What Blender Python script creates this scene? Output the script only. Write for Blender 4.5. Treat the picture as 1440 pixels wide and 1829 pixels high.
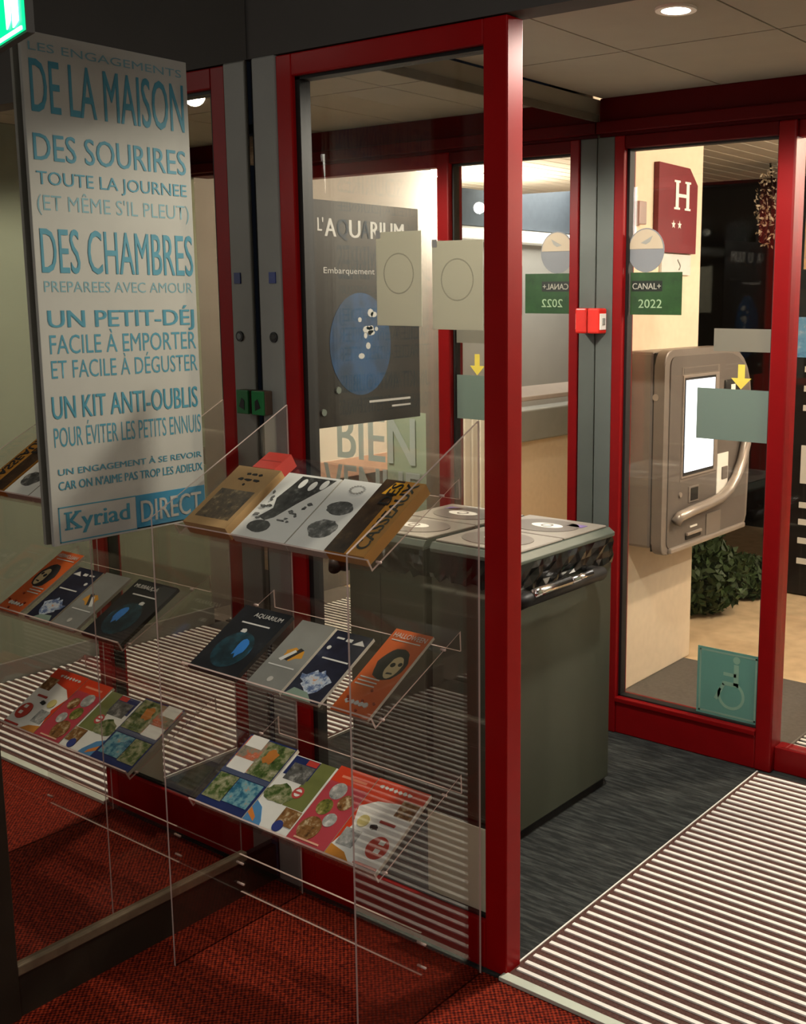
import bpy, bmesh, math, random
from mathutils import Vector, Matrix
random.seed(7)
D = bpy.data
for o in list(D.objects):
    D.objects.remove(o)
SC = bpy.context.scene
COL = SC.collection
PI = math.pi

# ------------------------------------------------------------------ camera
YAW, PITCH, ROLL = -0.62885, -0.16683, 0.0026
FPX, PX, PY = 1998.9, 207.45, -44.67            # focal length and principal point offset, in pixels of 1440x1829
cam_data = D.cameras.new('camera')
cam = D.objects.new('camera', cam_data)
COL.objects.link(cam)
fw = Vector((math.sin(YAW) * math.cos(PITCH), math.cos(YAW) * math.cos(PITCH), math.sin(PITCH)))
rt = Vector((math.cos(YAW), -math.sin(YAW), 0))
up = rt.cross(fw)
rt2 = rt * math.cos(ROLL) + up * math.sin(ROLL)
up2 = -rt * math.sin(ROLL) + up * math.cos(ROLL)
cam.matrix_world = Matrix(((rt2.x, up2.x, -fw.x, 1.413), (rt2.y, up2.y, -fw.y, -1.898), (rt2.z, up2.z, -fw.z, 1.55), (0, 0, 0, 1)))
cam_data.sensor_fit = 'VERTICAL'
cam_data.sensor_height = 24
cam_data.lens = 24 * FPX / 1829
cam_data.shift_x = -PX / 1829
cam_data.shift_y = PY / 1829
cam_data.clip_start = 0.05
SC.camera = cam

# ------------------------------------------------------------------ world (night) and exposure
w = D.worlds.new('night')
SC.world = w
w.use_nodes = True
w.node_tree.nodes['Background'].inputs[0].default_value = (0.10, 0.12, 0.17, 1)
w.node_tree.nodes['Background'].inputs[1].default_value = 0.02
SC.view_settings.view_transform = 'Standard'
SC.view_settings.look = 'None'
SC.view_settings.gamma = 1
SC.view_settings.use_curve_mapping = False
SC.view_settings.exposure = 0.0
try:
    SC.cycles.transparent_max_bounces = 40
    SC.cycles.max_bounces = 16
    SC.cycles.glossy_bounces = 8
except Exception:
    pass


def lamp(name, kind, loc, power, color, size=0.1, direction=None, spot=None, blend=0.5, shape=None, size_y=None):
    l = D.lights.new(name, kind)
    l.energy = power
    l.color = color
    if kind == 'AREA':
        l.size = size
        if shape:
            l.shape = shape
        if size_y:
            l.size_y = size_y
    else:
        l.shadow_soft_size = size
    if kind == 'SPOT':
        l.spot_size = math.radians(spot or 100)
        l.spot_blend = blend
    o = D.objects.new(name, l)
    COL.objects.link(o)
    o.location = loc
    if direction:
        o.rotation_euler = Vector(direction).to_track_quat('-Z', 'Y').to_euler()
    return o


WARM = (1.0, 0.82, 0.62)
CREAM = (1.0, 0.90, 0.76)
# unseen fill lights added for the lobby: one overhead, one far, one low right
lamp('lobby_overhead_fill', 'AREA', (0.75, -1.55, 2.68), 10, (1.0, 0.98, 0.91), 0.5, (0, 0, -1))
lamp('lobby_far_fill', 'AREA', (2.4, -3.7, 2.2), 19, (1.0, 0.98, 0.91), 0.6, (-0.6, 1, -0.3))
lamp('lobby_low_fill', 'AREA', (3.3, -1.9, 1.15), 2.0, (1.0, 0.96, 0.86), 0.7, (-1, 0.25, -0.05))
# outside: soffit downlights
lamp('soffit_light', 'POINT', (0.62, 2.16, 2.14), 80, WARM, 0.05)
lamp('soffit_light_far', 'POINT', (1.28, 3.28, 2.06), 85, CREAM, 0.03)
# lit room across the terrace
lamp('terrace_room_light', 'AREA', (2.6, 6.4, 2.5), 45, (1.0, 0.96, 0.88), 1.4, (0.15, 0, -1))


# ------------------------------------------------------------------ materials
def lin(c):
    return tuple(((v / 255) / 12.92 if v / 255 <= 0.04045 else (((v / 255) + 0.055) / 1.055) ** 2.4) for v in c)


def new_mat(name):
    m = D.materials.new(name)
    m.use_nodes = True
    nt = m.node_tree
    return m, nt, nt.nodes['Principled BSDF'], nt.nodes['Material Output']


def plain(name, rgb, rough=0.5, metal=0.0, var=0.06, scale=20, bump=0.0, emit=None, coat=0.0, spec=0.5):
    """procedural surface: colour broken up by noise, optional fine relief"""
    m, nt, p, out = new_mat(name)
    c = lin(rgb)
    tc = nt.nodes.new('ShaderNodeTexCoord')
    nz = nt.nodes.new('ShaderNodeTexNoise')
    nz.inputs['Scale'].default_value = scale
    nz.inputs['Detail'].default_value = 4
    nt.links.new(tc.outputs['Object'], nz.inputs['Vector'])
    rp = nt.nodes.new('ShaderNodeValToRGB')
    rp.color_ramp.elements[0].position = 0.3
    rp.color_ramp.elements[1].position = 0.7
    rp.color_ramp.elements[0].color = (*[v * (1 - var) for v in c], 1)
    rp.color_ramp.elements[1].color = (*[min(1, v * (1 + var)) for v in c], 1)
    nt.links.new(nz.outputs['Fac'], rp.inputs['Fac'])
    nt.links.new(rp.outputs['Color'], p.inputs['Base Color'])
    p.inputs['Roughness'].default_value = rough
    p.inputs['Metallic'].default_value = metal
    p.inputs['Specular IOR Level'].default_value = spec
    p.inputs['Coat Weight'].default_value = coat
    if bump:
        b = nt.nodes.new('ShaderNodeBump')
        b.inputs['Strength'].default_value = bump
        b.inputs['Distance'].default_value = 0.004
        nt.links.new(nz.outputs['Fac'], b.inputs['Height'])
        nt.links.new(b.outputs['Normal'], p.inputs['Normal'])
    if emit:
        p.inputs['Emission Color'].default_value = (*lin(emit[0]), 1)
        p.inputs['Emission Strength'].default_value = emit[1]
    return m


def glass_mat(name, tint=(0.97, 0.97, 0.96), r0=0.045, boost=1.0, rough=0.0):
    m, nt, p, out = new_mat(name)
    nt.nodes.remove(p)
    lw = nt.nodes.new('ShaderNodeLayerWeight')
    lw.inputs['Blend'].default_value = 0.5
    pw = nt.nodes.new('ShaderNodeMath')
    pw.operation = 'POWER'
    pw.inputs[1].default_value = 5
    nt.links.new(lw.outputs['Facing'], pw.inputs[0])
    ma = nt.nodes.new('ShaderNodeMath')
    ma.operation = 'MULTIPLY_ADD'
    ma.inputs[1].default_value = (1 - r0) * boost
    ma.inputs[2].default_value = r0 * boost
    ma.use_clamp = True
    nt.links.new(pw.outputs[0], ma.inputs[0])
    t = nt.nodes.new('ShaderNodeBsdfTransparent')
    t.inputs[0].default_value = (*tint, 1)
    g = nt.nodes.new('ShaderNodeBsdfGlossy')
    g.inputs['Roughness'].default_value = rough
    mx = nt.nodes.new('ShaderNodeMixShader')
    nt.links.new(ma.outputs[0], mx.inputs[0])
    nt.links.new(t.outputs[0], mx.inputs[1])
    nt.links.new(g.outputs[0], mx.inputs[2])
    nt.links.new(mx.outputs[0], out.inputs['Surface'])
    return m


def film_mat(name, rgb, alpha, rough=0.5):
    """thin plastic film: part see-through, part coloured"""
    m, nt, p, out = new_mat(name)
    p.inputs['Base Color'].default_value = (*lin(rgb), 1)
    p.inputs['Roughness'].default_value = rough
    t = nt.nodes.new('ShaderNodeBsdfTransparent')
    mx = nt.nodes.new('ShaderNodeMixShader')
    mx.inputs[0].default_value = alpha
    nt.links.new(t.outputs[0], mx.inputs[1])
    nt.links.new(p.outputs[0], mx.inputs[2])
    nt.links.new(mx.outputs[0], out.inputs['Surface'])
    return m


def paper(name, rgb, through=0.5):
    """paper or film that lets light through"""
    m, nt, p, out = new_mat(name)
    p.inputs['Base Color'].default_value = (*lin(rgb), 1)
    p.inputs['Roughness'].default_value = 0.7
    tr_ = nt.nodes.new('ShaderNodeBsdfTranslucent')
    tr_.inputs[0].default_value = (*lin(rgb), 1)
    mx = nt.nodes.new('ShaderNodeMixShader')
    mx.inputs[0].default_value = through
    nt.links.new(p.outputs[0], mx.inputs[1])
    nt.links.new(tr_.outputs[0], mx.inputs[2])
    nt.links.new(mx.outputs[0], out.inputs['Surface'])
    return m


def photo_mat(name, colors, scale=30, rough=0.35, kind='noise', seed=0.0):
    """printed picture: blotches of several colours"""
    m, nt, p, out = new_mat(name)
    tc = nt.nodes.new('ShaderNodeTexCoord')
    mp = nt.nodes.new('ShaderNodeMapping')
    mp.inputs['Location'].default_value = (seed, seed * 0.7, seed * 0.3)
    nt.links.new(tc.outputs['Object'], mp.inputs['Vector'])
    nz = nt.nodes.new('ShaderNodeTexNoise')
    nz.inputs['Scale'].default_value = scale
    nz.inputs['Detail'].default_value = 5
    nz.inputs['Roughness'].default_value = 0.65
    nt.links.new(mp.outputs['Vector'], nz.inputs['Vector'])
    rp = nt.nodes.new('ShaderNodeValToRGB')
    rp.color_ramp.interpolation = 'EASE'
    n = len(colors)
    el = rp.color_ramp.elements
    while len(el) < n:
        el.new(0.5)
    for i, c in enumerate(colors):
        el[i].position = 0.28 + 0.44 * i / max(1, n - 1)
        el[i].color = (*lin(c), 1)
    nt.links.new(nz.outputs['Fac'], rp.inputs['Fac'])
    nt.links.new(rp.outputs['Color'], p.inputs['Base Color'])
    p.inputs['Roughness'].default_value = rough
    return m


def emit_mat(name, rgb, strength):
    m, nt, p, out = new_mat(name)
    p.inputs['Base Color'].default_value = (*lin(rgb), 1)
    p.inputs['Emission Color'].default_value = (*lin(rgb), 1)
    p.inputs['Emission Strength'].default_value = strength
    return m


def carpet_red():
    m, nt, p, out = new_mat('red_woven_matting')
    tc = nt.nodes.new('ShaderNodeTexCoord')
    sp = nt.nodes.new('ShaderNodeSeparateXYZ')
    nt.links.new(tc.outputs['Object'], sp.inputs[0])

    def wave(axis, k, ph):
        a = nt.nodes.new('ShaderNodeMath')
        a.operation = 'MULTIPLY_ADD'
        a.inputs[1].default_value = k
        a.inputs[2].default_value = ph
        nt.links.new(sp.outputs[axis], a.inputs[0])
        s = nt.nodes.new('ShaderNodeMath')
        s.operation = 'SINE'
        nt.links.new(a.outputs[0], s.inputs[0])
        return s
    wx, wy = wave(0, 2 * PI / 0.0125, 0), wave(1, 2 * PI / 0.0125, 0.5)
    mu = nt.nodes.new('ShaderNodeMath')
    mu.operation = 'MULTIPLY'
    nt.links.new(wx.outputs[0], mu.inputs[0])
    nt.links.new(wy.outputs[0], mu.inputs[1])
    nz = nt.nodes.new('ShaderNodeTexNoise')
    nz.inputs['Scale'].default_value = 90
    nt.links.new(tc.outputs['Object'], nz.inputs['Vector'])
    ad = nt.nodes.new('ShaderNodeMath')
    ad.operation = 'MULTIPLY_ADD'
    ad.inputs[1].default_value = 0.28
    nt.links.new(mu.outputs[0], ad.inputs[0])
    nt.links.new(nz.outputs['Fac'], ad.inputs[2])
    rp = nt.nodes.new('ShaderNodeValToRGB')
    rp.color_ramp.elements[0].position = 0.30
    rp.color_ramp.elements[0].color = (*lin((58, 3, 1)), 1)
    rp.color_ramp.elements[1].position = 0.88
    rp.color_ramp.elements[1].color = (*lin((166, 54, 28)), 1)
    nt.links.new(ad.outputs[0], rp.inputs['Fac'])
    nt.links.new(rp.outputs['Color'], p.inputs['Base Color'])
    p.inputs['Roughness'].default_value = 0.7
    p.inputs['Specular IOR Level'].default_value = 0.12
    b = nt.nodes.new('ShaderNodeBump')
    b.inputs['Strength'].default_value = 0.6
    b.inputs['Distance'].default_value = 0.002
    nt.links.new(mu.outputs[0], b.inputs['Height'])
    nt.links.new(b.outputs['Normal'], p.inputs['Normal'])
    return m


def carpet_grey():
    m, nt, p, out = new_mat('dark_ribbed_carpet')
    tc = nt.nodes.new('ShaderNodeTexCoord')
    mp = nt.nodes.new('ShaderNodeMapping')
    mp.inputs['Scale'].default_value = (7, 60, 1)
    nt.links.new(tc.outputs['Object'], mp.inputs['Vector'])
    nz = nt.nodes.new('ShaderNodeTexNoise')
    nz.inputs['Scale'].default_value = 1.3
    nz.inputs['Detail'].default_value = 6
    nz.inputs['Roughness'].default_value = 0.7
    nt.links.new(mp.outputs['Vector'], nz.inputs['Vector'])
    rp = nt.nodes.new('ShaderNodeValToRGB')
    rp.color_ramp.elements[0].position = 0.45
    rp.color_ramp.elements[0].color = (*lin((20, 24, 24)), 1)
    rp.color_ramp.elements[1].position = 0.82
    rp.color_ramp.elements[1].color = (*lin((84, 88, 86)), 1)
    nt.links.new(nz.outputs['Fac'], rp.inputs['Fac'])
    nt.links.new(rp.outputs['Color'], p.inputs['Base Color'])
    p.inputs['Roughness'].default_value = 0.95
    b = nt.nodes.new('ShaderNodeBump')
    b.inputs['Strength'].default_value = 0.5
    b.inputs['Distance'].default_value = 0.003
    nt.links.new(nz.outputs['Fac'], b.inputs['Height'])
    nt.links.new(b.outputs['Normal'], p.inputs['Normal'])
    return m


M = dict(
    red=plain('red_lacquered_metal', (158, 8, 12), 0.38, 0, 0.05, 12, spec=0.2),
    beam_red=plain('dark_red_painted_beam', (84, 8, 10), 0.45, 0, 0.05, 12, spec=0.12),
    grey=plain('grey_painted_metal', (146, 146, 140), 0.45, 0, 0.05, 10),
    header=plain('dark_grey_wall_paint', (78, 74, 70), 0.8, 0, 0.05, 6),
    black=plain('black_rubber', (22, 20, 20), 0.5, 0, 0.1, 30),
    gasket=plain('black_glazing_gasket', (14, 13, 13), 0.6),
    ceil=plain('cream_ceiling_panel', (160, 153, 138), 0.85, 0, 0.03, 8),
    joint=plain('ceiling_joint', (96, 90, 76), 0.9),
    wall=plain('pale_wall_paint', (124, 131, 112), 0.85, 0, 0.03, 4),
    basegrey=plain('grey_baseboard', (112, 112, 104), 0.6, 0, 0.05, 8),
    redfloor=carpet_red(),
    greyfloor=carpet_grey(),
    alu=plain('brushed_aluminium', (250, 248, 242), 0.35, 0.0, 0.05, 60),
    matstrip=plain('brown_mat_pile', (84, 54, 47), 0.95, 0, 0.35, 260, bump=0.5),
    matedge=plain('anodised_mat_frame', (206, 214, 200), 0.5, 0.1, 0.03, 30),
    glass=glass_mat('clear_pane', (0.95, 0.95, 0.93), 0.05, 1.0),
    acrylic=glass_mat('clear_acrylic', (0.975, 0.968, 0.965), 0.05, 1.15),
    mirror=None,
    kick=plain('dark_bronze_kickplate', (44, 38, 30), 0.45, 0.2),
    bronze=plain('worn_bronze_trim', (120, 104, 84), 0.45, 0.3, 0.12, 40),
)
M['red_out'] = plain('shaded_red_lacquered_metal', (122, 7, 11), 0.4, 0, 0.05, 12, spec=0.2)  # same red lacquer, darkened to put the facade's shade into the colour
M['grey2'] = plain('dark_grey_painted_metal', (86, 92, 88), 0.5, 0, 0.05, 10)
M['edge'] = film_mat('acrylic_edge', (226, 200, 190), 0.85, 0.25)


def mirror_mat(name, refl, rough):
    m, nt, p, out = new_mat(name)
    p.inputs['Base Color'].default_value = (*refl, 1)
    p.inputs['Metallic'].default_value = 1
    p.inputs['Roughness'].default_value = rough
    return m


M['mirror'] = mirror_mat('tinted_mirror_glass', (0.66, 0.64, 0.60), 0.0)
M['mirror2'] = mirror_mat('silvered_mirror_glass', (0.86, 0.86, 0.84), 0.0)


# ------------------------------------------------------------------ mesh helpers
def link(name, me, mats, parent=None):
    o = D.objects.new(name, me)
    COL.objects.link(o)
    if not isinstance(mats, (list, tuple)):
        mats = [mats]
    for m in mats:
        me.materials.append(m)
    if parent is not None:
        p = parent
        while p.parent is not None:
            p = p.parent
        if tuple(p.location) != (0, 0, 0) or tuple(p.rotation_euler) != (0, 0, 0):
            if parent is p:
                bpy_m = Matrix.LocRotScale(p.location, p.rotation_euler, None)
                me.transform(bpy_m.inverted())
            else:
                bpy_m = Matrix.LocRotScale(p.location, p.rotation_euler, None)
                me.transform(bpy_m.inverted())
        o.parent = parent
    return o


def finish(bm, name, mats, parent=None, smooth=False):
    bmesh.ops.recalc_face_normals(bm, faces=bm.faces)
    me = D.meshes.new(name)
    bm.to_mesh(me)
    bm.free()
    if smooth:
        for p in me.polygons:
            p.use_smooth = True
    return link(name, me, mats, parent)


def bbox(bm, x0, x1, y0, y1, z0, z1, mi=0):
    v = [bm.verts.new((x, y, z)) for x in (x0, x1) for y in (y0, y1) for z in (z0, z1)]
    fs = []
    for q in ((0, 1, 3, 2), (4, 6, 7, 5), (0, 4, 5, 1), (2, 3, 7, 6), (0, 2, 6, 4), (1, 5, 7, 3)):
        f = bm.faces.new([v[i] for i in q])
        f.material_index = mi
        fs.append(f)
    return fs


def bevel_all(bm, r, seg=2):
    if r > 0:
        bmesh.ops.bevel(bm, geom=list(bm.edges), offset=r, segments=seg, affect='EDGES', profile=0.5)


def box(name, x0, x1, y0, y1, z0, z1, mat, parent=None, r=0.0, seg=2):
    bm = bmesh.new()
    bbox(bm, x0, x1, y0, y1, z0, z1)
    bevel_all(bm, r, seg)
    return finish(bm, name, mat, parent)


def prism(name, pts, ext, mats, parent=None, edge_limit=None, caps_edge=False, r=0.0, smooth=False):
    """polygon (3D points) pushed along ext; faces with a side below edge_limit take material 1"""
    bm = bmesh.new()
    ext = Vector(ext)
    a = [bm.verts.new(p) for p in pts]
    b = [bm.verts.new(Vector(p) + ext) for p in pts]
    n = len(pts)
    f0 = bm.faces.new(a)
    f1 = bm.faces.new(b[::-1])
    for i in range(n):
        f = bm.faces.new((a[i], b[i], b[(i + 1) % n], a[(i + 1) % n]))
        if edge_limit and min(e.calc_length() for e in f.edges) < edge_limit:
            f.material_index = 1
    if caps_edge:
        f0.material_index = f1.material_index = 1
    if r:
        bevel_all(bm, r)
    return finish(bm, name, mats, parent, smooth)


def tube(name, pts, rad, mat, parent=None, n=10, flat=None):
    bm = bmesh.new()
    pts = [Vector(p) for p in pts]
    rings = []
    for i, p in enumerate(pts):
        d = (pts[min(i + 1, len(pts) - 1)] - pts[max(i - 1, 0)]).normalized()
        a = d.cross(Vector((0, 0, 1)))
        if a.length < 1e-3:
            a = d.cross(Vector((1, 0, 0)))
        a.normalize()
        b = d.cross(a)
        rings.append([bm.verts.new(p + a * rad * math.cos(2 * PI * k / n) + b * (flat or rad) * math.sin(2 * PI * k / n)) for k in range(n)])
    for r0, r1 in zip(rings, rings[1:]):
        for k in range(n):
            bm.faces.new((r0[k], r0[(k + 1) % n], r1[(k + 1) % n], r1[k]))
    bm.faces.new(rings[0][::-1])
    bm.faces.new(rings[-1])
    return finish(bm, name, mat, parent, True)


def disc(name, c, u, v, ru, rv, thick, mat, parent=None, n=36):
    u, v = Vector(u), Vector(v)
    nrm = u.cross(v)
    pts = [Vector(c) + u * ru * math.cos(2 * PI * k / n) + v * rv * math.sin(2 * PI * k / n) for k in range(n)]
    return prism(name, pts, nrm * thick, mat, parent)


def ring(name, c, u, v, r0, r1, thick, mat, parent=None, n=36, a0=0.0, a1=2 * PI):
    u, v = Vector(u), Vector(v)
    nrm = u.cross(v)
    bm = bmesh.new()
    rows = []
    full = abs(a1 - a0 - 2 * PI) < 1e-6
    m = n if full else n + 1
    for k in range(m):
        a = a0 + (a1 - a0) * k / n
        d = u * math.cos(a) + v * math.sin(a)
        rows.append([bm.verts.new(Vector(c) + d * r + nrm * t) for r, t in ((r0, 0), (r1, 0), (r1, thick), (r0, thick))])
    for k in range(m if full else m - 1):
        A, B = rows[k], rows[(k + 1) % m]
        for i in range(4):
            bm.faces.new((A[i], A[(i + 1) % 4], B[(i + 1) % 4], B[i]))
    if not full:
        bm.faces.new(rows[0])
        bm.faces.new(rows[-1][::-1])
    return finish(bm, name, mat, parent)


def text(name, body, o, u, v, rect, mat, parent=None, weight=0.0, ref='H', lift=0.0006, mirror=False):
    """flat lettering fitted to rect=(u0,u1,v0,v1) of the plane o + a*u + b*v (v0..v1 is the cap height)"""
    u, v, o = Vector(u), Vector(v), Vector(o)
    nrm = u.cross(v).normalized()

    def outline(s):
        c = D.curves.new('t', 'FONT')
        c.body = s
        c.offset = min(weight, 0.0)
        c.resolution_u = 3
        ob = D.objects.new('t', c)
        COL.objects.link(ob)
        dg = bpy.context.evaluated_depsgraph_get()
        me = D.meshes.new_from_object(ob.evaluated_get(dg))
        D.objects.remove(ob)
        D.curves.remove(c)
        return me
    me = outline(body)
    rm = outline(ref)
    xs = [q.co.x for q in me.vertices]
    ys = [q.co.y for q in rm.vertices]
    D.meshes.remove(rm)
    x0, x1, y0, y1 = min(xs), max(xs), min(ys), max(ys)
    for q in me.vertices:
        a = (q.co.x - x0) / (x1 - x0)
        if mirror:
            a = 1 - a
        b = (q.co.y - y0) / (y1 - y0)
        q.co = o + u * (rect[0] + a * (rect[1] - rect[0])) + v * (rect[2] + b * (rect[3] - rect[2])) + nrm * lift
    if weight > 0:           # heavier strokes: overlaid copies pushed sideways within the letter spacing
        bm = bmesh.new()
        cap = rect[3] - rect[2]
        for si, sh in enumerate((-1, -0.5, 0, 0.5, 1)):
            k0 = len(bm.verts)
            bm.from_mesh(me)
            bm.verts.ensure_lookup_table()
            for q in bm.verts[k0:]:
                q.co += u * (sh * weight * 1.3 * cap * min(1.0, (rect[1] - rect[0]) / max(1e-6, (x1 - x0) / (y1 - y0) * cap))) + nrm * (0.00012 * si)
        bm.to_mesh(me)
        bm.free()
    me.name = name
    return link(name, me, mat, parent)


def thing(name, label, cat, loc=(0, 0, 0), rotz=0.0, group=None):
    o = D.objects.new(name, None)
    o.empty_display_size = 0.1
    COL.objects.link(o)
    o.location = loc
    o.rotation_euler = (0, 0, rotz)
    o['label'] = label
    o['category'] = cat
    if group:
        o['group'] = group
    return o


def tag(o, label, cat, group=None):
    o['label'] = label
    o['category'] = cat
    if group:
        o['group'] = group
    return o


def struct(o, label=None):
    o['kind'] = 'structure'
    if label:
        o['label'] = label
    return o


def root(name, label=None):
    o = D.objects.new(name, None)
    COL.objects.link(o)
    o['kind'] = 'structure'
    if label:
        o['label'] = label
    return o


def dup(o, offset, parent):
    c = o.copy()
    COL.objects.link(c)
    c.location = Vector(o.location) + Vector(offset)
    c.parent = parent
    return c


# ================================================================== SETTING
XM = -0.775      # lobby mirror plane
XV = -0.680      # vestibule mirror plane
YO = 1.455       # outer facade
ZC = 2.213       # vestibule ceiling
XR = 1.30        # vestibule right wall

struct(box('floor', XM - 0.1, 4.6, -5.0, -0.015, -0.05, 0.0, M['redfloor']), 'red woven matting on the lobby floor')
struct(box('floor_vestibule', XV - 0.1, XR, -0.015, YO + 0.05, -0.05, 0.0, M['greyfloor']), 'dark grey ribbed carpet of the entrance vestibule')
struct(box('ceiling', XM - 0.1, 4.6, -5.0, 0.0, 2.75, 2.8, M['header']), 'dim lobby ceiling')
struct(box('wall_back', XM - 0.1, 4.6, -5.1, -5.0, 0, 2.75, M['wall']), 'pale lobby wall behind the viewpoint')
struct(box('wall_right_lobby', 4.6, 4.7, -5.0, 0.0, 0, 2.75, M['wall']), 'pale lobby wall far to the right')
struct(box('wall_left', XM - 0.12, XM - 0.02, -5.0, 0.0, 0, 2.75, M['header']), 'dark lobby wall behind the mirror')
struct(box('wall_left_vestibule', XV - 0.12, XV - 0.015, 0.06, YO + 0.03, 0, ZC, M['ceil']), 'cream wall strip above the vestibule mirror')
struct(box('wall_front', XM - 0.02, 4.6, 0.0, 0.07, 2.115, 2.75, M['header']), 'dark grey header wall above the glazed partition')
struct(box('wall_front_side', XR + 0.06, 4.6, 0.0, 0.07, 0.0, 2.115, M['wall']), 'pale wall beside the doorway')
struct(box('wall_right', XR, XR + 0.08, 0.07, YO, 0, ZC, M['wall']), 'pale right wall of the vestibule')
struct(box('baseboard_right', XR - 0.014, XR, 0.07, YO, 0, 0.085, M['basegrey'], r=0.003), 'grey baseboard of the vestibule right wall')

# vestibule ceiling: panels with recessed joints
cl = root('ceiling_vestibule', 'cream panelled ceiling of the vestibule')
box('backing', XV - 0.02, XR, 0.07, YO, ZC + 0.012, ZC + 0.04, M['joint'], cl)
xs = [-0.675, -0.237, 0.205, 0.645, 1.085, XR - 0.004]
ys = [0.075, 0.20, 0.852, YO - 0.005]
for i in range(len(xs) - 1):
    for j in range(len(ys) - 1):
        box('panel', xs[i] + 0.003, xs[i + 1] - 0.003, ys[j] + 0.003, ys[j + 1] - 0.003, ZC, ZC + 0.014, M['ceil'], cl)

# ------------------------------------------------------------------ inner glazed partition (window_1)
wi = root('window_1', 'red framed fixed glass panel between lobby and vestibule')
FT = 2.112
box('jamb', -0.682, -0.630, 0.0, 0.055, 0.0, FT, M['red'], wi, 0.003)
box('post', -0.062, 0.0, 0.0, 0.055, 0.0, FT, M['red'], wi, 0.003)
box('top_rail', -0.630, -0.062, 0.0, 0.055, 2.062, FT, M['red'], wi, 0.003)
box('bottom_rail', -0.630, -0.062, 0.0, 0.055, 0.0, 0.118, M['red'], wi, 0.003)
bm = bmesh.new()
for a in ((-0.630, -0.614, 0.12, 2.06), (-0.066, -0.060, 0.12, 2.06)):
    bbox(bm, a[0], a[1], 0.012, 0.045, a[2], a[3])
bbox(bm, -0.630, -0.062, 0.012, 0.045, 2.054, 2.063)
bbox(bm, -0.630, -0.062, 0.012, 0.045, 0.117, 0.124)
finish(bm, 'gasket', M['gasket'], wi)
box('pane', -0.618, -0.064, 0.026, 0.032, 0.12, 2.056, M['glass'], wi)
# header lintel line, slim red reveal of the doorway
box('doorway_jamb', XR, XR + 0.06, 0.0, 0.055, 0.0, FT, M['red'], wi, 0.003)

# grey corner post between mirror and partition
tr = root('trim_1', 'grey metal corner post beside the partition')
box('cover', XM + 0.012, -0.683, -0.004, 0.055, 0.0, 2.115, M['grey'], tr, 0.004)
box('gap_strip', XM + 0.001, XM + 0.012, 0.004, 0.05, 0.0, 2.115, M['gasket'], tr)

# ------------------------------------------------------------------ outer facade (window_2, door_1)
bmx = root('trim_2', 'dark red painted beam above the entrance front')
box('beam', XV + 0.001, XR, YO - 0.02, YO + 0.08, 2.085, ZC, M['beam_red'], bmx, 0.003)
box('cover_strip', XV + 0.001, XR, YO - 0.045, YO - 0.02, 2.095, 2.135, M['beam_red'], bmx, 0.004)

cp = root('trim_3', 'grey metal corner post of the entrance front')
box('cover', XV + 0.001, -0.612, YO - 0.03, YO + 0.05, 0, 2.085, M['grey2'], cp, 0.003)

wo = root('window_2', 'red framed fixed glass panel of the entrance front')
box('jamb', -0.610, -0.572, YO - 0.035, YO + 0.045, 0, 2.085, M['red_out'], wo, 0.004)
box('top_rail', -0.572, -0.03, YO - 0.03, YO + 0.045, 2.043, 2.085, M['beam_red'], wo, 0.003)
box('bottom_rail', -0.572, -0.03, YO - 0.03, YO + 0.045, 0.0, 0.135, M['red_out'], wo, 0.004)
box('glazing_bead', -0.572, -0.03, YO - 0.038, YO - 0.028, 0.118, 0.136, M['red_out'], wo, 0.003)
bm = bmesh.new()
bbox(bm, -0.573, -0.562, YO - 0.012, YO + 0.02, 0.135, 2.045)
bbox(bm, -0.038, -0.029, YO - 0.012, YO + 0.02, 0.135, 2.045)
bbox(bm, -0.573, -0.03, YO - 0.012, YO + 0.02, 2.037, 2.046)
bbox(bm, -0.573, -0.03, YO - 0.012, YO + 0.02, 0.134, 0.140)
finish(bm, 'gasket', M['gasket'], wo)
box('pane', -0.566, -0.034, YO, YO + 0.006, 0.136, 2.042, M['glass'], wo)

do = root('door_1', 'red framed sliding glass entrance door')
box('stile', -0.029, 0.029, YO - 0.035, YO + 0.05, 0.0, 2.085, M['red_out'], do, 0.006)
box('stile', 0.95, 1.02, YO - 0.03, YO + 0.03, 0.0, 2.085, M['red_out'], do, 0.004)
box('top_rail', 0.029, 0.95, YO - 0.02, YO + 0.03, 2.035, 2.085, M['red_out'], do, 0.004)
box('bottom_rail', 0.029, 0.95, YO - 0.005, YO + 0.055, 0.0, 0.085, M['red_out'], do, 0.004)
box('pane', 0.026, 0.95, YO, YO + 0.006, 0.085, 2.04, M['glass'], do)
box('side_pane', 1.02, XR, YO, YO + 0.006, 0.06, 2.085, M['glass'], do)
LET = film_mat('frosted_vinyl_letter', (188, 196, 186), 0.8)
text('lettering', 'BIEN', (0, YO - 0.0016, 0), (-1, 0, 0), (0, 0, 1), (-0.615, -0.185, 0.885, 1.075), LET, do, 0.02)
text('lettering', 'VENUE', (0, YO - 0.0016, 0), (-1, 0, 0), (0, 0, 1), (-0.70, -0.16, 0.665, 0.855), LET, do, 0.02)

# ------------------------------------------------------------------ mirrors
t = thing('wall_mirror', 'tall mirror panel on the left lobby wall, reflecting the leaflet stand', 'mirror', (XM, -0.37, 0))
box('mirror_glass', XM - 0.012, XM, -0.745, -0.006, 0.118, 2.74, M['mirror'], t)
box('bottom_trim', XM - 0.012, XM + 0.012, -0.745, -0.11, 0.098, 0.122, M['bronze'], t, 0.003)
box('kickplate', XM - 0.012, XM + 0.006, -0.745, -0.008, 0.0, 0.098, M['kick'], t)
box('side_trim', XM - 0.012, XM + 0.014, -0.80, -0.745, 0.0, 2.74, M['kick'], t, 0.002)

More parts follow.
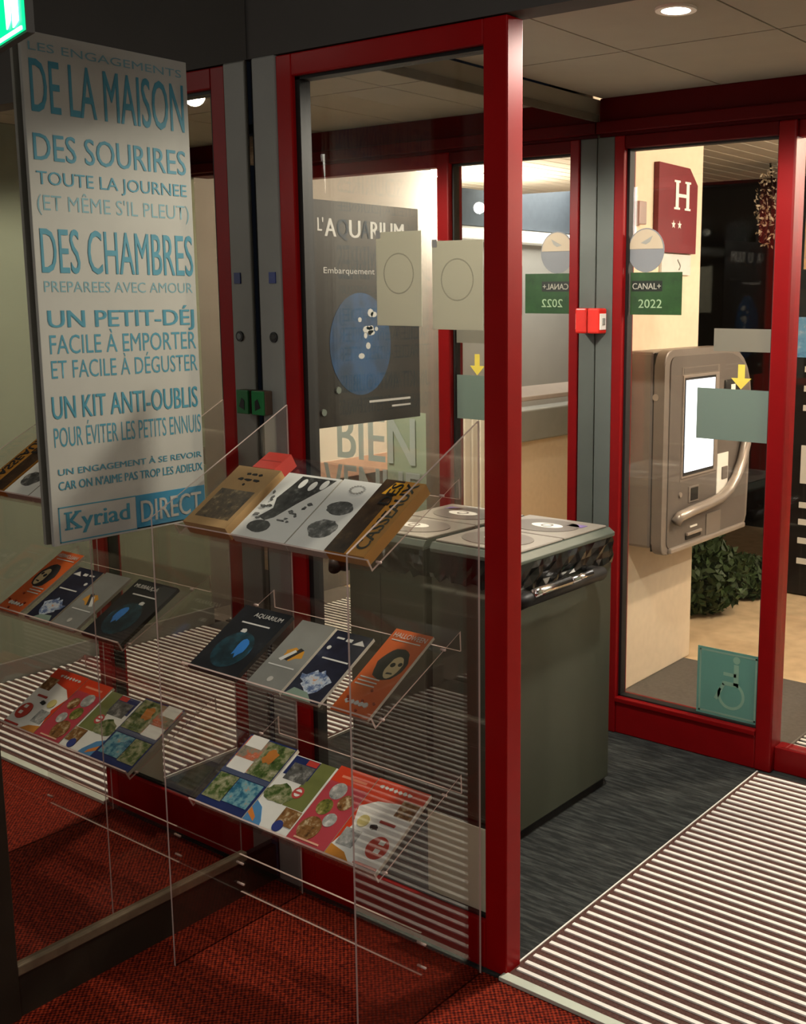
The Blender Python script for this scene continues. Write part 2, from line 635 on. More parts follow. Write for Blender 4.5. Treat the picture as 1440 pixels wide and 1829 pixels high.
t = thing('vestibule_mirror', 'mirror wall of the vestibule, behind the recycling bin', 'mirror', (XV, 0.75, 0))
box('mirror_glass', XV - 0.012, XV, 0.062, YO - 0.03, 0.0, 2.135, M['mirror2'], t)
box('top_rail', XV - 0.014, XV + 0.004, 0.062, YO - 0.03, 2.135, 2.158, M['joint'], t)

# ------------------------------------------------------------------ aluminium doormat
t = thing('entrance_mat', 'aluminium strip doormat with brown pile running through the doorway', 'doormat', (0.64, 0.7, 0))
X0, X1 = -0.004, XR - 0.02
box('pile', X0, X1, -0.014, YO - 0.06, 0.0005, 0.0065, M['matstrip'], t)
box('front_edge', X0 - 0.004, X1, -0.020, 0.006, 0.0, 0.010, M['matedge'], t, 0.001)
box('side_edge', X0 - 0.004, X0, 0.006, YO - 0.055, 0.0, 0.009, M['alu'], t)
first = None
k = 0
y = 0.0335
while y < YO - 0.07:
    if first is None:
        first = box('slat', X0 + 0.012, X1, y - 0.0055, y + 0.0055, 0.002, 0.0105, M['alu'], t)
    else:
        dup(first, (0, 0.0335 * k, 0), t)
    k += 1
    y += 0.0335
t = thing('outdoor_mat', 'aluminium strip doormat lying outside the glass door', 'doormat', (0.62, 1.8, 0))
box('pile', 0.0, X1, YO + 0.06, 2.30, 0.0005, 0.0065, M['black'], t)
first = None
for k in range(23):
    if first is None:
        first = box('slat', 0.005, X1, YO + 0.082, YO + 0.094, 0.002, 0.0105, M['alu'], t)
    else:
        dup(first, (0, 0.0335 * k, 0), t)

# ================================================================== OUTSIDE
M['paving'] = plain('grey_stone_paving', (92, 86, 80), 0.85, 0, 0.14, 60, 0.3)
M['sand'] = plain('beige_concrete_path', (216, 188, 150), 0.9, 0, 0.12, 14, 0.3)
M['pillar'] = plain('cream_render', (226, 208, 182), 0.9, 0, 0.04, 30, 0.15)
M['soffit'] = plain('pale_soffit_board', (238, 228, 212), 0.6, 0, 0.05, 6)
M['bark'] = plain('dark_night_fence', (30, 24, 18), 0.9)
struct(box('floor_outside', -4, 6, YO + 0.05, 2.34, -0.06, 0.0, M['paving']), 'grey stone paving outside the door')
struct(box('floor_path', -6, 9, 2.34, 12, -0.06, -0.005, M['sand']), 'beige concrete path outside')
struct(box('wall_outside', -1.6, -0.77, YO + 0.08, 2.385, 0, 2.30, M['pillar'], r=0.006), 'cream rendered pier beside the entrance')
so = root('ceiling_outside', 'boarded soffit over the entrance outside')
box('backing', -3.4, 1.9, YO + 0.08, 4.45, 2.262, 2.30, M['joint'], so)
first = None
for k in range(46):
    if first is None:
        first = box('board', -3.4, -3.292, YO + 0.08, 4.45, 2.25, 2.264, M['soffit'], so, 0.003, 1)
    else:
        dup(first, (0.115 * k, 0, 0), so)
M['bright_wall'] = plain('white_outside_wall', (236, 234, 228), 0.7, 0, 0.03, 5)
M['grey_wall'] = plain('grey_outside_render', (112, 108, 106), 0.8, 0, 0.05, 6)
struct(box('wall_outside_right', 1.5, 1.58, YO + 0.08, 3.3, 0, 2.25, M['grey_wall']), 'grey outside wall to the right of the entrance')
t = thing('display_board', 'white display board low on the outside wall, seen in the mirror', 'board', (1.49, 2.3, 0.6))
box('panel', 1.482, 1.498, 1.75, 2.95, 0.60, 0.98, M['bright_wall'], t, 0.003)
box('picture', 1.479, 1.482, 1.95, 2.12, 0.76, 0.94, photo_mat('pale_blue_picture', [(150, 176, 200), (200, 214, 224), (240, 240, 240)], 20, seed=2), t)
box('pink_foot', 1.479, 1.482, 1.75, 2.95, 0.60, 0.70, plain('pale_pink_print', (226, 192, 176), 0.6), t)
struct(box('trim_5', 3.17, 3.2, 3.5, 10.0, 2.15, 2.62, plain('grey_blue_fascia', (112, 122, 134), 0.6)), 'grey blue fascia above the terrace strip light')
struct(box('wall_terrace', 1.5, 1.62, 3.86, 7.2, 0.0, 0.62, M['pillar']), 'tan parapet of the terrace')
struct(box('trim_4', 1.48, 1.64, 3.84, 7.22, 0.62, 0.83, M['grey'], r=0.01), 'grey coping of the terrace parapet')
sh = thing('louvre_panel', 'white louvred shutter panel outside, seen in the mirror', 'shutter', (1.54, 3.58, 0))
first = None
for k in range(6):
    if first is None:
        first = box('slat', 1.51, 1.55, 3.34, 3.40, 0.0, 0.95, M['bright_wall'], sh, 0.004, 1)
    else:
        dup(first, (0, 0.08 * k, 0), sh)
struct(box('wall_terrace_back', 3.2, 3.3, 3.5, 10.0, 0.0, 2.75, M['bright_wall']), 'white wall across the terrace')
M['canopy'] = plain('grey_blue_canopy_sheet', (120, 132, 146), 0.5, 0, 0.05, 4)
prism_c = prism('canopy_sheet', [(1.62, 3.4, 2.32), (3.2, 3.4, 2.62), (3.2, 9.5, 2.62), (1.62, 9.5, 2.32)], (0, 0, 0.03), M['canopy'])
tag(prism_c, 'grey blue sloping canopy sheet over the terrace', 'canopy')
tl = thing('strip_light', 'long white strip light under the terrace canopy', 'light', (3.14, 6.5, 2.04))
box('housing', 3.16, 3.197, 4.2, 8.8, 2.02, 2.14, M['bright_wall'], tl)
box('tube', 3.12, 3.16, 4.2, 8.8, 2.04, 2.12, emit_mat('strip_light_tube', (255, 250, 240), 1.6), tl, 0.01)
sc = thing('wall_screen', 'blue wall screen across the terrace, seen in the mirror', 'screen', (3.16, 6.1, 1.6))
box('casing', 3.16, 3.2, 5.80, 6.30, 1.40, 1.84, M['black'], sc, 0.005)
box('display', 3.152, 3.16, 5.83, 6.27, 1.60, 1.81, emit_mat('screen_blue', (40, 60, 190), 1.0), sc)
box('display', 3.152, 3.16, 5.83, 6.27, 1.43, 1.595, emit_mat('screen_white', (170, 170, 235), 0.9), sc)
# terrace table with two chairs behind the parapet
tb = thing('terrace_table', 'long pale table behind the terrace parapet', 'table', (2.35, 5.6, 0))
box('top', 2.05, 2.65, 4.6, 7.0, 0.80, 0.835, plain('pale_table_top', (226, 206, 190), 0.4), tb, 0.006)
for px, py in ((2.1, 4.7), (2.6, 4.7), (2.1, 6.9), (2.6, 6.9)):
    box('leg', px - 0.02, px + 0.02, py - 0.02, py + 0.02, 0.0, 0.80, M['grey'], tb)
M['rattan'] = plain('brown_chair_frame', (120, 92, 74), 0.5)
for n, (cy, lab) in enumerate(((5.2, 'brown tube chair at the near end of the terrace table'), (6.3, 'brown tube chair at the far end of the terrace table'))):
    ch = thing('terrace_chair', lab, 'chair', (1.88, cy, 0), group='chairs at the terrace table')
    box('seat', 1.72, 2.04, cy - 0.2, cy + 0.2, 0.44, 0.47, M['rattan'], ch, 0.008)
    tube('backrest', [(1.74, cy + 0.2 * math.cos(a), 0.72 + 0.28 * math.sin(a)) for a in [PI * i / 12 for i in range(13)]], 0.014, M['rattan'], ch, 8)
    for sx in (1.74, 2.02):
        for sy in (-0.18, 0.18):
            box('leg', sx - 0.012, sx + 0.012, cy + sy - 0.012, cy + sy + 0.012, 0, 0.72 if sx < 1.8 else 0.44, M['rattan'], ch)


def downlight(x, y, z, label, strength, cat='light'):
    d = thing('ceiling_downlight', label, cat, (x, y, z))
    ring('trim_ring', (x, y, z - 0.001), (1, 0, 0), (0, -1, 0), 0.034, 0.048, 0.006, M['alu'], d)
    disc('lens', (x, y, z - 0.0008), (1, 0, 0), (0, -1, 0), 0.034, 0.034, 0.003, emit_mat('lamp_lens', (255, 246, 228), strength), d)
    return d


downlight(0.096, 0.524, ZC, 'round recessed spotlight shining in the vestibule ceiling', 30)
lamp('vestibule_spot', 'SPOT', (0.096, 0.524, ZC - 0.02), 105, (1.0, 0.93, 0.80), 0.035, (0, 0, -1), 164, 0.25)
t = thing('soffit_lamp', 'square glowing ceiling lamp under the boarded soffit, near the door', 'light', (0.62, 2.16, 2.25))
box('base', 0.54, 0.70, 2.08, 2.24, 2.215, 2.25, M['alu'], t, 0.004)
box('diffuser', 0.56, 0.68, 2.10, 2.22, 2.185, 2.216, emit_mat('lamp_diffuser', (255, 240, 214), 8), t, 0.006)
downlight(1.28, 3.28, 2.25, 'recessed spotlight in the boarded soffit, far end', 25)

# ------------------------------------------------------------------ hotel plaque, plates on the pier
PXW = -0.77
t = thing('hotel_plaque', 'red hotel plaque with white H and two stars on the cream pier', 'sign', (PXW, 2.13, 1.73))
M['plaque'] = plain('red_plaque_enamel', (112, 18, 26), 0.5)
M['white'] = plain('white_print', (240, 236, 228), 0.6, 0, 0.02)
prism('plate', [(PXW + 0.001, 1.975, 1.73), (PXW + 0.001, 2.29, 1.73), (PXW + 0.001, 2.295, 2.0), (PXW + 0.001, 2.225, 2.062), (PXW + 0.001, 1.975, 2.066)], (0.022, 0, 0), M['plaque'], t)
hx = PXW + 0.0235
for b in ((2.108, 2.132, 1.905, 2.0), (2.196, 2.220, 1.905, 2.0), (2.132, 2.196, 1.945, 1.958), (2.096, 2.144, 1.897, 1.905), (2.184, 2.232, 1.897, 1.905), (2.096, 2.144, 2.0, 2.008), (2.184, 2.232, 2.0, 2.008)):
    box('letter', hx, hx + 0.0015, b[0], b[1], b[2], b[3], M['white'], t)
for sy in (2.095, 2.145):
    pts = [(hx, sy + (0.017 if i % 2 == 0 else 0.007) * math.sin(2 * PI * i / 10), 1.838 + (0.017 if i % 2 == 0 else 0.007) * math.cos(2 * PI * i / 10)) for i in range(10)]
    prism('star', pts, (0.0015, 0, 0), M['white'], t)
t = thing('small_plaque', 'white plaque with a small emblem under the red hotel plaque', 'sign', (PXW, 2.15, 1.65))
box('plate', PXW + 0.001, PXW + 0.012, 2.03, 2.27, 1.645, 1.725, plain('pale_plaque', (214, 208, 204), 0.5), t)
tube('emblem', [(PXW + 0.013, 2.17 + 0.012 * math.sin(i * 0.9), 1.665 + 0.008 * i) for i in range(6)], 0.003, M['grey'], t, 6)
tag(box('junction_box', PXW + 0.001, PXW + 0.03, 1.82, 1.875, 1.825, 1.91, M['grey'], r=0.004), 'small grey junction box left of the red plaque', 'box')

# ------------------------------------------------------------------ payment kiosk
t = thing('payment_kiosk', 'silver grey wall kiosk with a lit white touch screen', 'kiosk', (-0.69, 2.2, 0.58))
M['kiosk'] = plain('silver_grey_casing', (132, 122, 114), 0.4, 0.25, 0.03, 20)
M['kiosk2'] = plain('dark_silver_panel', (108, 100, 94), 0.45, 0.2, 0.03, 20)
M['rail'] = plain('pale_silver_rail', (170, 158, 148), 0.3, 0.4, 0.03, 20)


def rounded(pts_r, n=7):
    """polygon in 2D with a radius per corner"""
    out = []
    m = len(pts_r)
    for i in range(m):
        p0 = Vector(pts_r[i - 1][:2])
        p = Vector(pts_r[i][:2])
        p1 = Vector(pts_r[(i + 1) % m][:2])
        r = pts_r[i][2]
        if r == 0:
            out.append(p)
            continue
        a, b = (p0 - p).normalized(), (p1 - p).normalized()
        q0, q1 = p + a * r, p + b * r
        for k in range(n + 1):
            s = k / n
            out.append(q0 * (1 - s) ** 2 + p * 2 * s * (1 - s) + q1 * s * s)
    return out


box('rear_housing', PXW, -0.655, 1.80, 2.46, 0.60, 1.355, M['kiosk'], t, 0.012)
outl = rounded([(1.795, 0.575, 0.05), (2.555, 0.575, 0.05), (2.585, 1.362, 0.30), (1.795, 1.362, 0.06)])
prism('front_bezel', [(-0.648, p.x, p.y) for p in outl], (0.044, 0, 0), M['kiosk'], t, r=0.006)
ins = rounded([(1.835, 0.60, 0.03), (2.53, 0.60, 0.03), (2.555, 1.335, 0.26), (1.835, 1.335, 0.04)])
prism('front_panel', [(-0.606, p.x, p.y) for p in ins], (0.006, 0, 0), M['kiosk2'], t)
box('gap_gasket', -0.656, -0.647, 1.805, 2.54, 0.59, 1.35, M['black'], t)
box('screen_recess', -0.601, -0.599, 1.925, 2.245, 0.850, 1.292, M['kiosk'], t)
box('recess_shadow_gap', -0.600, -0.598, 1.937, 2.225, 1.268, 1.288, M['kiosk2'], t)
scr = box('screen_frame', -0.600, -0.594, 1.93, 2.235, 0.862, 1.262, M['rail'], t, 0.002)
box('screen_border', -0.5945, -0.5925, 1.938, 2.20, 0.872, 1.252, M['black'], scr)
box('display', -0.593, -0.5905, 1.945, 2.19, 0.885, 1.243, emit_mat('white_touch_screen', (232, 240, 255), 1.5), scr)
box('ticket_slot', -0.601, -0.596, 2.00, 2.085, 0.757, 0.822, M['kiosk'], t, 0.002)
box('slot_mouth', -0.597, -0.594, 2.015, 2.075, 0.765, 0.815, M['black'], t)
box('label', -0.600, -0.597, 2.245, 2.345, 0.757, 0.925, M['white'], t)
box('card_slot', -0.598, -0.592, 2.285, 2.335, 0.815, 0.868, M['kiosk2'], t, 0.003)
box('reader', -0.602, -0.590, 2.29, 2.42, 1.13, 1.225, M['black'], t, 0.004)
box('reader_label', -0.590, -0.589, 2.335, 2.375, 1.14, 1.205, M['white'], t)
sw = [(-0.585, 1.875, 0.700), (-0.578, 1.895, 0.722), (-0.575, 2.0, 0.732), (-0.575, 2.12, 0.737), (-0.575, 2.243, 0.748), (-0.575, 2.32, 0.772), (-0.575, 2.385, 0.818), (-0.575, 2.435, 0.878), (-0.575, 2.468, 0.95), (-0.578, 2.49, 1.03), (-0.585, 2.50, 1.10)]
tube('curved_rail', sw, 0.021, M['rail'], t, 12)
box('bottom_rail', -0.606, -0.588, 1.85, 2.52, 0.578, 0.600, M['rail'], t, 0.006)
box('receipt_slot', -0.600, -0.595, 1.985, 2.11, 0.612, 0.628, M['black'], t)
box('receipt_lip', -0.600, -0.588, 1.985, 2.11, 0.628, 0.640, M['rail'], t, 0.003)
box('status_mark', -0.600, -0.597, 2.02, 2.08, 0.655, 0.662, M['white'], t)
box('tray', -0.600, -0.596, 2.16, 2.29, 0.60, 0.69, M['kiosk'], t, 0.002)
disc('lock', (-0.64, 1.797, 1.185), (1, 0, 0), (0, 0, 1), 0.013, 0.013, 0.005, M['rail'], t)
disc('coin_button', (-0.600, 1.93, 0.80), (0, 1, 0), (0, 0, 1), 0.010, 0.010, 0.006, M['rail'], t)

# ------------------------------------------------------------------ black display totem outside
t = thing('display_totem', 'black display totem with blue picture and white labels outside', 'totem', (-0.45, 3.75, 0))
box('cabinet', -0.90, 0.0, 3.65, 4.1, 0.0, 2.05, M['black'], t, 0.01)
box('picture', -0.865, -0.62, 3.642, 3.65, 1.255, 1.46, photo_mat('blue_sky_picture', [(60, 120, 190), (120, 180, 225), (235, 240, 245)], 14), t)
box('picture', -0.83, -0.62, 3.642, 3.65, 1.70, 2.0, photo_mat('orange_blue_picture', [(230, 130, 50), (250, 200, 150), (60, 140, 210)], 9, seed=3), t)
for za, zb in ((1.18, 1.21), (1.08, 1.11), (0.98, 1.01), (0.60, 0.80), (0.47, 0.50), (0.38, 0.41), (0.28, 0.31), (0.17, 0.20)):
    box('label', -0.80, -0.62, 3.643, 3.65, za, zb, M['white'], t)

# ------------------------------------------------------------------ hedge and climbing plant
M['leaf'] = plain('dark_green_leaf', (48, 66, 30), 0.6, 0, 0.4, 30)
M['leaf2'] = plain('pale_grey_leaf', (196, 178, 150), 0.6, 0, 0.3, 30)


def leaves(name, center, size, n, s, mat, parent, seed=0):
    rnd = random.Random(seed)
    bm = bmesh.new()
    for _ in range(n):
        while True:
            q = Vector((rnd.uniform(-1, 1), rnd.uniform(-1, 1), rnd.uniform(-1, 1)))
            if 0.45 < q.length < 1:
                break
        c = Vector(center) + Vector((q.x * size[0], q.y * size[1], q.z * size[2]))
        a = Vector((rnd.gauss(0, 1), rnd.gauss(0, 1), rnd.gauss(0, 1))).normalized()
        b = a.cross(Vector((rnd.gauss(0, 1), rnd.gauss(0, 1), rnd.gauss(0, 1)))).normalized()
        l = s * rnd.uniform(0.7, 1.3)
        v = [bm.verts.new(c + a * x * l + b * y * l) for x, y in ((-1, 0), (-0.2, 0.45), (1, 0), (-0.2, -0.45))]
        bm.faces.new(v)
    return finish(bm, name, mat, parent)


for i, (x, yy, sx, sy, sz, lab) in enumerate(((-1.12, 3.06, 0.30, 0.22, 0.20, 'dark green hedge bush beside the cream pier'), (-1.62, 3.62, 0.40, 0.30, 0.30, 'dark green hedge bush behind the front bush'), (-1.02, 3.48, 0.18, 0.16, 0.11, 'low green bush at the edge of the path'))):
    b = thing('hedge_bush', lab, 'bush', (x, yy, 0), group='hedge bushes outside')
    f = leaves('foliage', (x, yy, sz * 0.9), (sx, sy, sz), 2600, 0.03, M['leaf'], b, i)
    f['kind'] = 'stuff'
    tube('stem', [(x, yy, 0), (x + 0.02, yy, sz * 0.8)], 0.02, M['bark'], b, 6)
v = thing('hanging_plant', 'pale leafy climbing plant hanging under the soffit outside', 'plant', (-1.05, 3.75, 1.8))
f = leaves('foliage', (-1.04, 3.72, 2.02), (0.11, 0.1, 0.22), 300, 0.013, M['leaf2'], v, 9)
f['kind'] = 'stuff'
tube('stem', [(-1.08, 3.75, 2.25), (-1.05, 3.74, 2.05), (-1.1, 3.73, 1.85)], 0.006, M['bark'], v, 6)
struct(box('wall_fence', -5, 1.0, 5.2, 5.3, 0, 3.0, M['bark']), 'dark boundary fence in the night')

# ================================================================== RECYCLING BIN
M['lidside'] = plain('dark_green_grey_lid', (84, 92, 84), 0.4)
t = thing('recycling_bin', 'tall grey recycling bin with pale lids and black liner bag', 'bin', (-0.51, 0.78, 0))
M['binbody'] = plain('grey_green_bin_sheet', (74, 78, 66), 0.5, 0.1, 0.04, 8)
M['lid'] = plain('pale_lid_label', (138, 131, 122), 0.35, 0, 0.03, 10)
M['lidgrey'] = plain('grey_lid_oval', (104, 97, 92), 0.4)
M['bag'] = plain('black_bag_plastic', (12, 12, 12), 0.18, 0, 0.1, 40)
M['chrome'] = plain('chrome_bar', (225, 225, 225), 0.18, 1.0, 0.02)
BX0, BX1, BY0, BY1 = -0.668, -0.358, 0.526, 1.030
box('plinth', BX0 + 0.01, BX1 - 0.012, BY0 + 0.012, BY1 - 0.012, 0.0, 0.035, M['black'], t)
body = box('body', BX0, BX1, BY0, BY1, 0.03, 0.755, M['binbody'], t, 0.005)
box('door_seam', -0.492, -0.489, BY0 - 0.001, BY0 + 0.002, 0.05, 0.73, M['black'], body)
# crumpled bag edge under the lid
bm = bmesh.new()
rnd = random.Random(3)
per = []
for i in range(64):
    s = i / 64 * 4
    e, fct = int(s), s - int(s)
    q = [(BX0 + (BX1 - BX0) * fct, BY0), (BX1, BY0 + (BY1 - BY0) * fct), (BX1 - (BX1 - BX0) * fct, BY1), (BX0, BY1 - (BY1 - BY0) * fct)][e]
    n = [(0, -1), (1, 0), (0, 1), (0, 0)][e]
    per.append((q, n))
rows = []
for j, z in enumerate((0.748, 0.762, 0.782, 0.805, 0.825)):
    row = []
    for q, n in per:
        d = rnd.uniform(-0.002, 0.013) if j < 4 else 0
        row.append(bm.verts.new((q[0] + n[0] * d, q[1] + n[1] * d, z + (rnd.uniform(-0.012, 0.006) if j == 0 else 0))))
    rows.append(row)
for r0, r1 in zip(rows, rows[1:]):
    for k in range(64):
        bm.faces.new((r0[k], r0[(k + 1) % 64], r1[(k + 1) % 64], r1[k]))
finish(bm, 'liner_bag', M['bag'], t)
lid = prism('lid', [(BX0, BY0 - 0.006, 0.822), (BX1 + 0.008, BY0 - 0.006, 0.822), (BX1 + 0.008, BY1 + 0.004, 0.822), (BX0, BY1 + 0.004, 0.822)], (0, 0, 0.014), M['lidside'], t, r=0.004)
# shallow pitched lid cap: side skirt slopes in to the top
bm = bmesh.new()
lo = [(BX0, BY0 - 0.006), (BX1 + 0.008, BY0 - 0.006), (BX1 + 0.008, BY1 + 0.004), (BX0, BY1 + 0.004)]
hi = [(BX0, BY0 + 0.006), (BX1 - 0.006, BY0 + 0.006), (BX1 - 0.006, BY1 - 0.006), (BX0, BY1 - 0.006)]
a = [bm.verts.new((p[0], p[1], 0.834)) for p in lo]
b = [bm.verts.new((p[0], p[1], 0.850)) for p in hi]
bm.faces.new(b)
bm.faces.new(a[::-1])
for i in range(4):
    bm.faces.new((a[i], a[(i + 1) % 4], b[(i + 1) % 4], b[i]))
finish(bm, 'lid_cap', M['lidside'], t)
for nme, (ya, yb), (ca, cb), seed in (('front_flap', (BY0 + 0.016, 0.772), (0.66, 0.11), 1), ('rear_flap', (0.780, BY1 - 0.014), (0.905, 0.11), 2)):
    fl = box(nme, BX0 + 0.004, BX1 - 0.012, ya, yb, 0.850, 0.857, M['lid'], t, 0.003)
    cx = (BX0 + BX1) / 2 - 0.01
    cy = (ya + yb) / 2
    disc('oval', (cx, cy, 0.8565), (1, 0, 0), (0, 1, 0), 0.115, 0.088, 0.002, M['lidgrey'], fl)
    disc('icon', (cx + 0.01, cy, 0.8582), (1, 0, 0), (0, 1, 0), 0.055, 0.030, 0.001, M['white'], fl)
    ring('icon_ring', (cx + 0.01, cy, 0.8590), (1, 0, 0), (0, 1, 0), 0.014, 0.020, 0.0008, M['lidgrey'], fl, 20)
box('colour_label', BX1 - 0.105, BX1 - 0.05, 0.93, 0.965, 0.857, 0.8585, plain('blue_violet_sticker', (120, 100, 160), 0.4), t)
# side grab rail
for yy in (0.520, 0.885):
    box('rail_bracket', BX1, BX1 + 0.040, yy - 0.012, yy + 0.022, 0.715, 0.755, M['black'], t, 0.006)
tube('rail_grip', [(BX1 + 0.025, 0.490, 0.725), (BX1 + 0.046, 0.505, 0.738), (BX1 + 0.048, 0.70, 0.738), (BX1 + 0.046, 0.895, 0.738), (BX1 + 0.025, 0.915, 0.725)], 0.020, M['black'], t, 12)
tube('rail_bar', [(BX1 + 0.056, 0.525, 0.752), (BX1 + 0.060, 0.55, 0.756), (BX1 + 0.060, 0.70, 0.756)], 0.014, M['chrome'], t, 10)
tube('rail_bar', [(BX1 + 0.060, 0.712, 0.754), (BX1 + 0.058, 0.82, 0.754)], 0.010, M['chrome'], t, 10)

# ================================================================== POSTER, SHEETS, STICKERS
t = thing('aquarium_poster', 'dark aquarium poster with blue disc hung on the vestibule mirror', 'poster', (XV, 0.3, 1.22))
M['poster'] = photo_mat('dark_poster_print', [(15, 17, 18), (23, 22, 21), (33, 29, 25)], 5)
M['discblue'] = photo_mat('blue_reef_print', [(12, 28, 38), (16, 42, 66), (22, 58, 92), (50, 66, 72)], 6, seed=2)
M['postertext'] = plain('grey_white_print', (150, 148, 142), 0.6)
box('sheet', XV + 0.001, XV + 0.003, 0.078, 0.497, 1.22, 1.792, M['poster'], t)
pu, pv, po = (0, 1, 0), (0, 0, 1), (XV + 0.003, 0, 0)
disc('blue_disc', (XV + 0.003, 0.264, 1.430), pu, pv, 0.115, 0.134, 0.0006, M['discblue'], t)
for i in range(12):
    a, r = random.uniform(0, 6.28), random.uniform(0.0, 0.09)
    cc = (XV + 0.0036, 0.30 + r * math.cos(a) * 0.6, 1.46 + r * math.sin(a))
    disc('fish_mark', cc, pu, pv, random.uniform(0.006, 0.016), random.uniform(0.005, 0.012), 0.0004, M['postertext'], t, 8)
M['posterdim'] = plain('dim_blue_print', (26, 34, 42), 0.6)
for ch_, ya_, yb_, za_, mt_ in (("L'", 0.117, 0.136, 1.716, 'postertext'), ('A', 0.142, 0.180, 1.704, 'postertext'), ('Q', 0.186, 0.224, 1.704, 'posterdim'), ('U', 0.229, 0.268, 1.704, 'postertext'), ('A', 0.272, 0.304, 1.704, 'posterdim'), ('RIUM', 0.308, 0.436, 1.704, 'postertext')):
    text('title', ch_, po, pu, pv, (ya_, yb_, za_, 1.748), M[mt_], t, 0.03)
text('small_line', 'Embarquement', po, pu, pv, (0.134, 0.320, 1.612, 1.627), M['postertext'], t, 0.0)
box('footer_line', XV + 0.003, XV + 0.0035, 0.291, 0.456, 1.273, 1.279, M['postertext'], t)
box('footer_line', XV + 0.003, XV + 0.0035, 0.380, 0.456, 1.256, 1.261, M['postertext'], t)
for cy_, cz_ in ((0.121, 1.26), (0.175, 1.314)):
    disc('pin', (XV + 0.003, cy_, cz_), pu, pv, 0.009, 0.009, 0.004, M['lidside'], t, 12)

M['sheet'] = paper('pale_paper_back', (210, 208, 196))
M['sheetmark'] = plain('show_through_print', (186, 182, 174), 0.7)
M['faintmark'] = film_mat('faint_show_through', (150, 146, 136), 0.22)
GY = 0.0255
for (xa, xb, za, zb, lab) in ((-0.392, -0.256, 1.488, 1.698, 'pale sheet on the partition glass overlapping the aquarium poster'), (-0.224, -0.083, 1.482, 1.674, 'pale sheet on the partition glass close to the red post')):
    t = thing('notice_sheet', lab, 'notice', ((xa + xb) / 2, GY, za), group='pale notices on the partition glass')
    box('paper', xa, xb, GY - 0.0012, GY, za, zb, M['sheet'], t)
    ring('printed_circle', ((xa + xb) / 2, GY - 0.0013, (za + zb) / 2 + 0.012), (1, 0, 0), (0, 0, 1), 0.043, 0.046, 0.0002, M['faintmark'], t)
    box('tape', xa, xa + 0.014, GY - 0.002, GY - 0.0012, zb - 0.014, zb + 0.003, M['white'], t)
tag(box('kick_sheet', -0.256, -0.070, GY - 0.0012, GY, 0.122, 0.332, M['sheet']), 'plain pale square sheet low on the partition glass by the floor', 'notice')

FY = YO - 0.0012
M['green'] = photo_mat('green_sticker_print', [(22, 50, 22), (34, 70, 32), (46, 86, 40)], 14)
t = thing('channel_sticker', 'green sticker reading CANAL+ 2022 on the entrance glass', 'sticker', (-0.46, FY, 1.497))
box('film', -0.557, -0.361, FY - 0.001, FY, 1.497, 1.638, M['green'], t)
box('title_band', -0.553, -0.435, FY - 0.0014, FY - 0.001, 1.575, 1.610, plain('black_band', (16, 26, 18), 0.5), t)
text('title', 'CANAL+', (0, FY - 0.0014, 0), (1, 0, 0), (0, 0, 1), (-0.549, -0.440, 1.582, 1.602), M['sheet'], t, 0.02)
text('year', '2022', (0, FY - 0.001, 0), (1, 0, 0), (0, 0, 1), (-0.525, -0.435, 1.520, 1.548), plain('pale_green_print', (150, 176, 140), 0.6), t, 0.01)
t = thing('round_sticker', 'round cream and grey bird sticker above the green sticker', 'sticker', (-0.5, FY, 1.65))
M['cream'] = film_mat('cream_sticker', (196, 180, 156), 0.85)
M['bluegrey'] = film_mat('blue_grey_sticker', (128, 132, 138), 0.9)
disc('disc', (-0.50, FY - 0.001, 1.711), (1, 0, 0), (0, 0, 1), 0.070, 0.073, -0.0008, M['bluegrey'], t)
pts = [(-0.50 + 0.066 * math.cos(a), FY - 0.0018, 1.711 + 0.069 * math.sin(a)) for a in [PI * 0.02 + PI * 0.96 * i / 20 for i in range(21)]]
prism('upper_half', pts, (0, -0.0006, 0), M['cream'], t)
pts = [(-0.52, FY - 0.0026, 1.735), (-0.50, FY - 0.0026, 1.745), (-0.475, FY - 0.0026, 1.758), (-0.485, FY - 0.0026, 1.738), (-0.50, FY - 0.0026, 1.730)]
prism('bird_mark', pts, (0, -0.0004, 0), M['grey'], t)
tag(box('blank_plate', -0.239, -0.034, FY - 0.002, FY, 1.383, 1.456, paper('grey_plate_back', (150, 146, 134))), 'blank grey plate on the entrance glass above the yellow arrow', 'sign')
t = thing('arrow_sticker', 'yellow down arrow sticker on the entrance glass', 'sticker', (-0.138, FY, 1.267))
prism('arrow', [(-0.150, FY - 0.001, 1.342), (-0.126, FY - 0.001, 1.342), (-0.126, FY - 0.001, 1.298), (-0.103, FY - 0.001, 1.298), (-0.138, FY - 0.001, 1.262), (-0.174, FY - 0.001, 1.298), (-0.150, FY - 0.001, 1.298)], (0, -0.0006, 0), plain('yellow_vinyl', (226, 204, 84), 0.5), t)
tag(box('grey_sheet', -0.294, -0.036, FY - 0.0012, FY, 1.093, 1.261, paper('grey_green_sheet_back', (138, 156, 148))), 'blank grey green sheet under the yellow arrow on the entrance glass', 'notice')
t = thing('accessibility_sticker', 'teal wheelchair sticker low on the entrance glass', 'sticker', (-0.147, FY, 0.14))
TEAL = paper('teal_film', (124, 174, 164))
TEAL2 = paper('pale_teal_print', (170, 206, 186))
box('film', -0.263, -0.036, FY - 0.0012, FY, 0.142, 0.380, TEAL, t)
for q in ((-0.255, -0.044, 0.366, 0.372), (-0.255, -0.044, 0.150, 0.156), (-0.255, -0.249, 0.150, 0.372), (-0.050, -0.044, 0.150, 0.372)):
    box('border', q[0], q[1], FY - 0.0016, FY - 0.0012, q[2], q[3], TEAL2, t)
ic = FY - 0.0013
ring('wheel', (-0.135, ic, 0.225), (1, 0, 0), (0, 0, 1), 0.040, 0.050, 0.0004, TEAL2, t, 28, PI * 0.85, PI * 2.35)
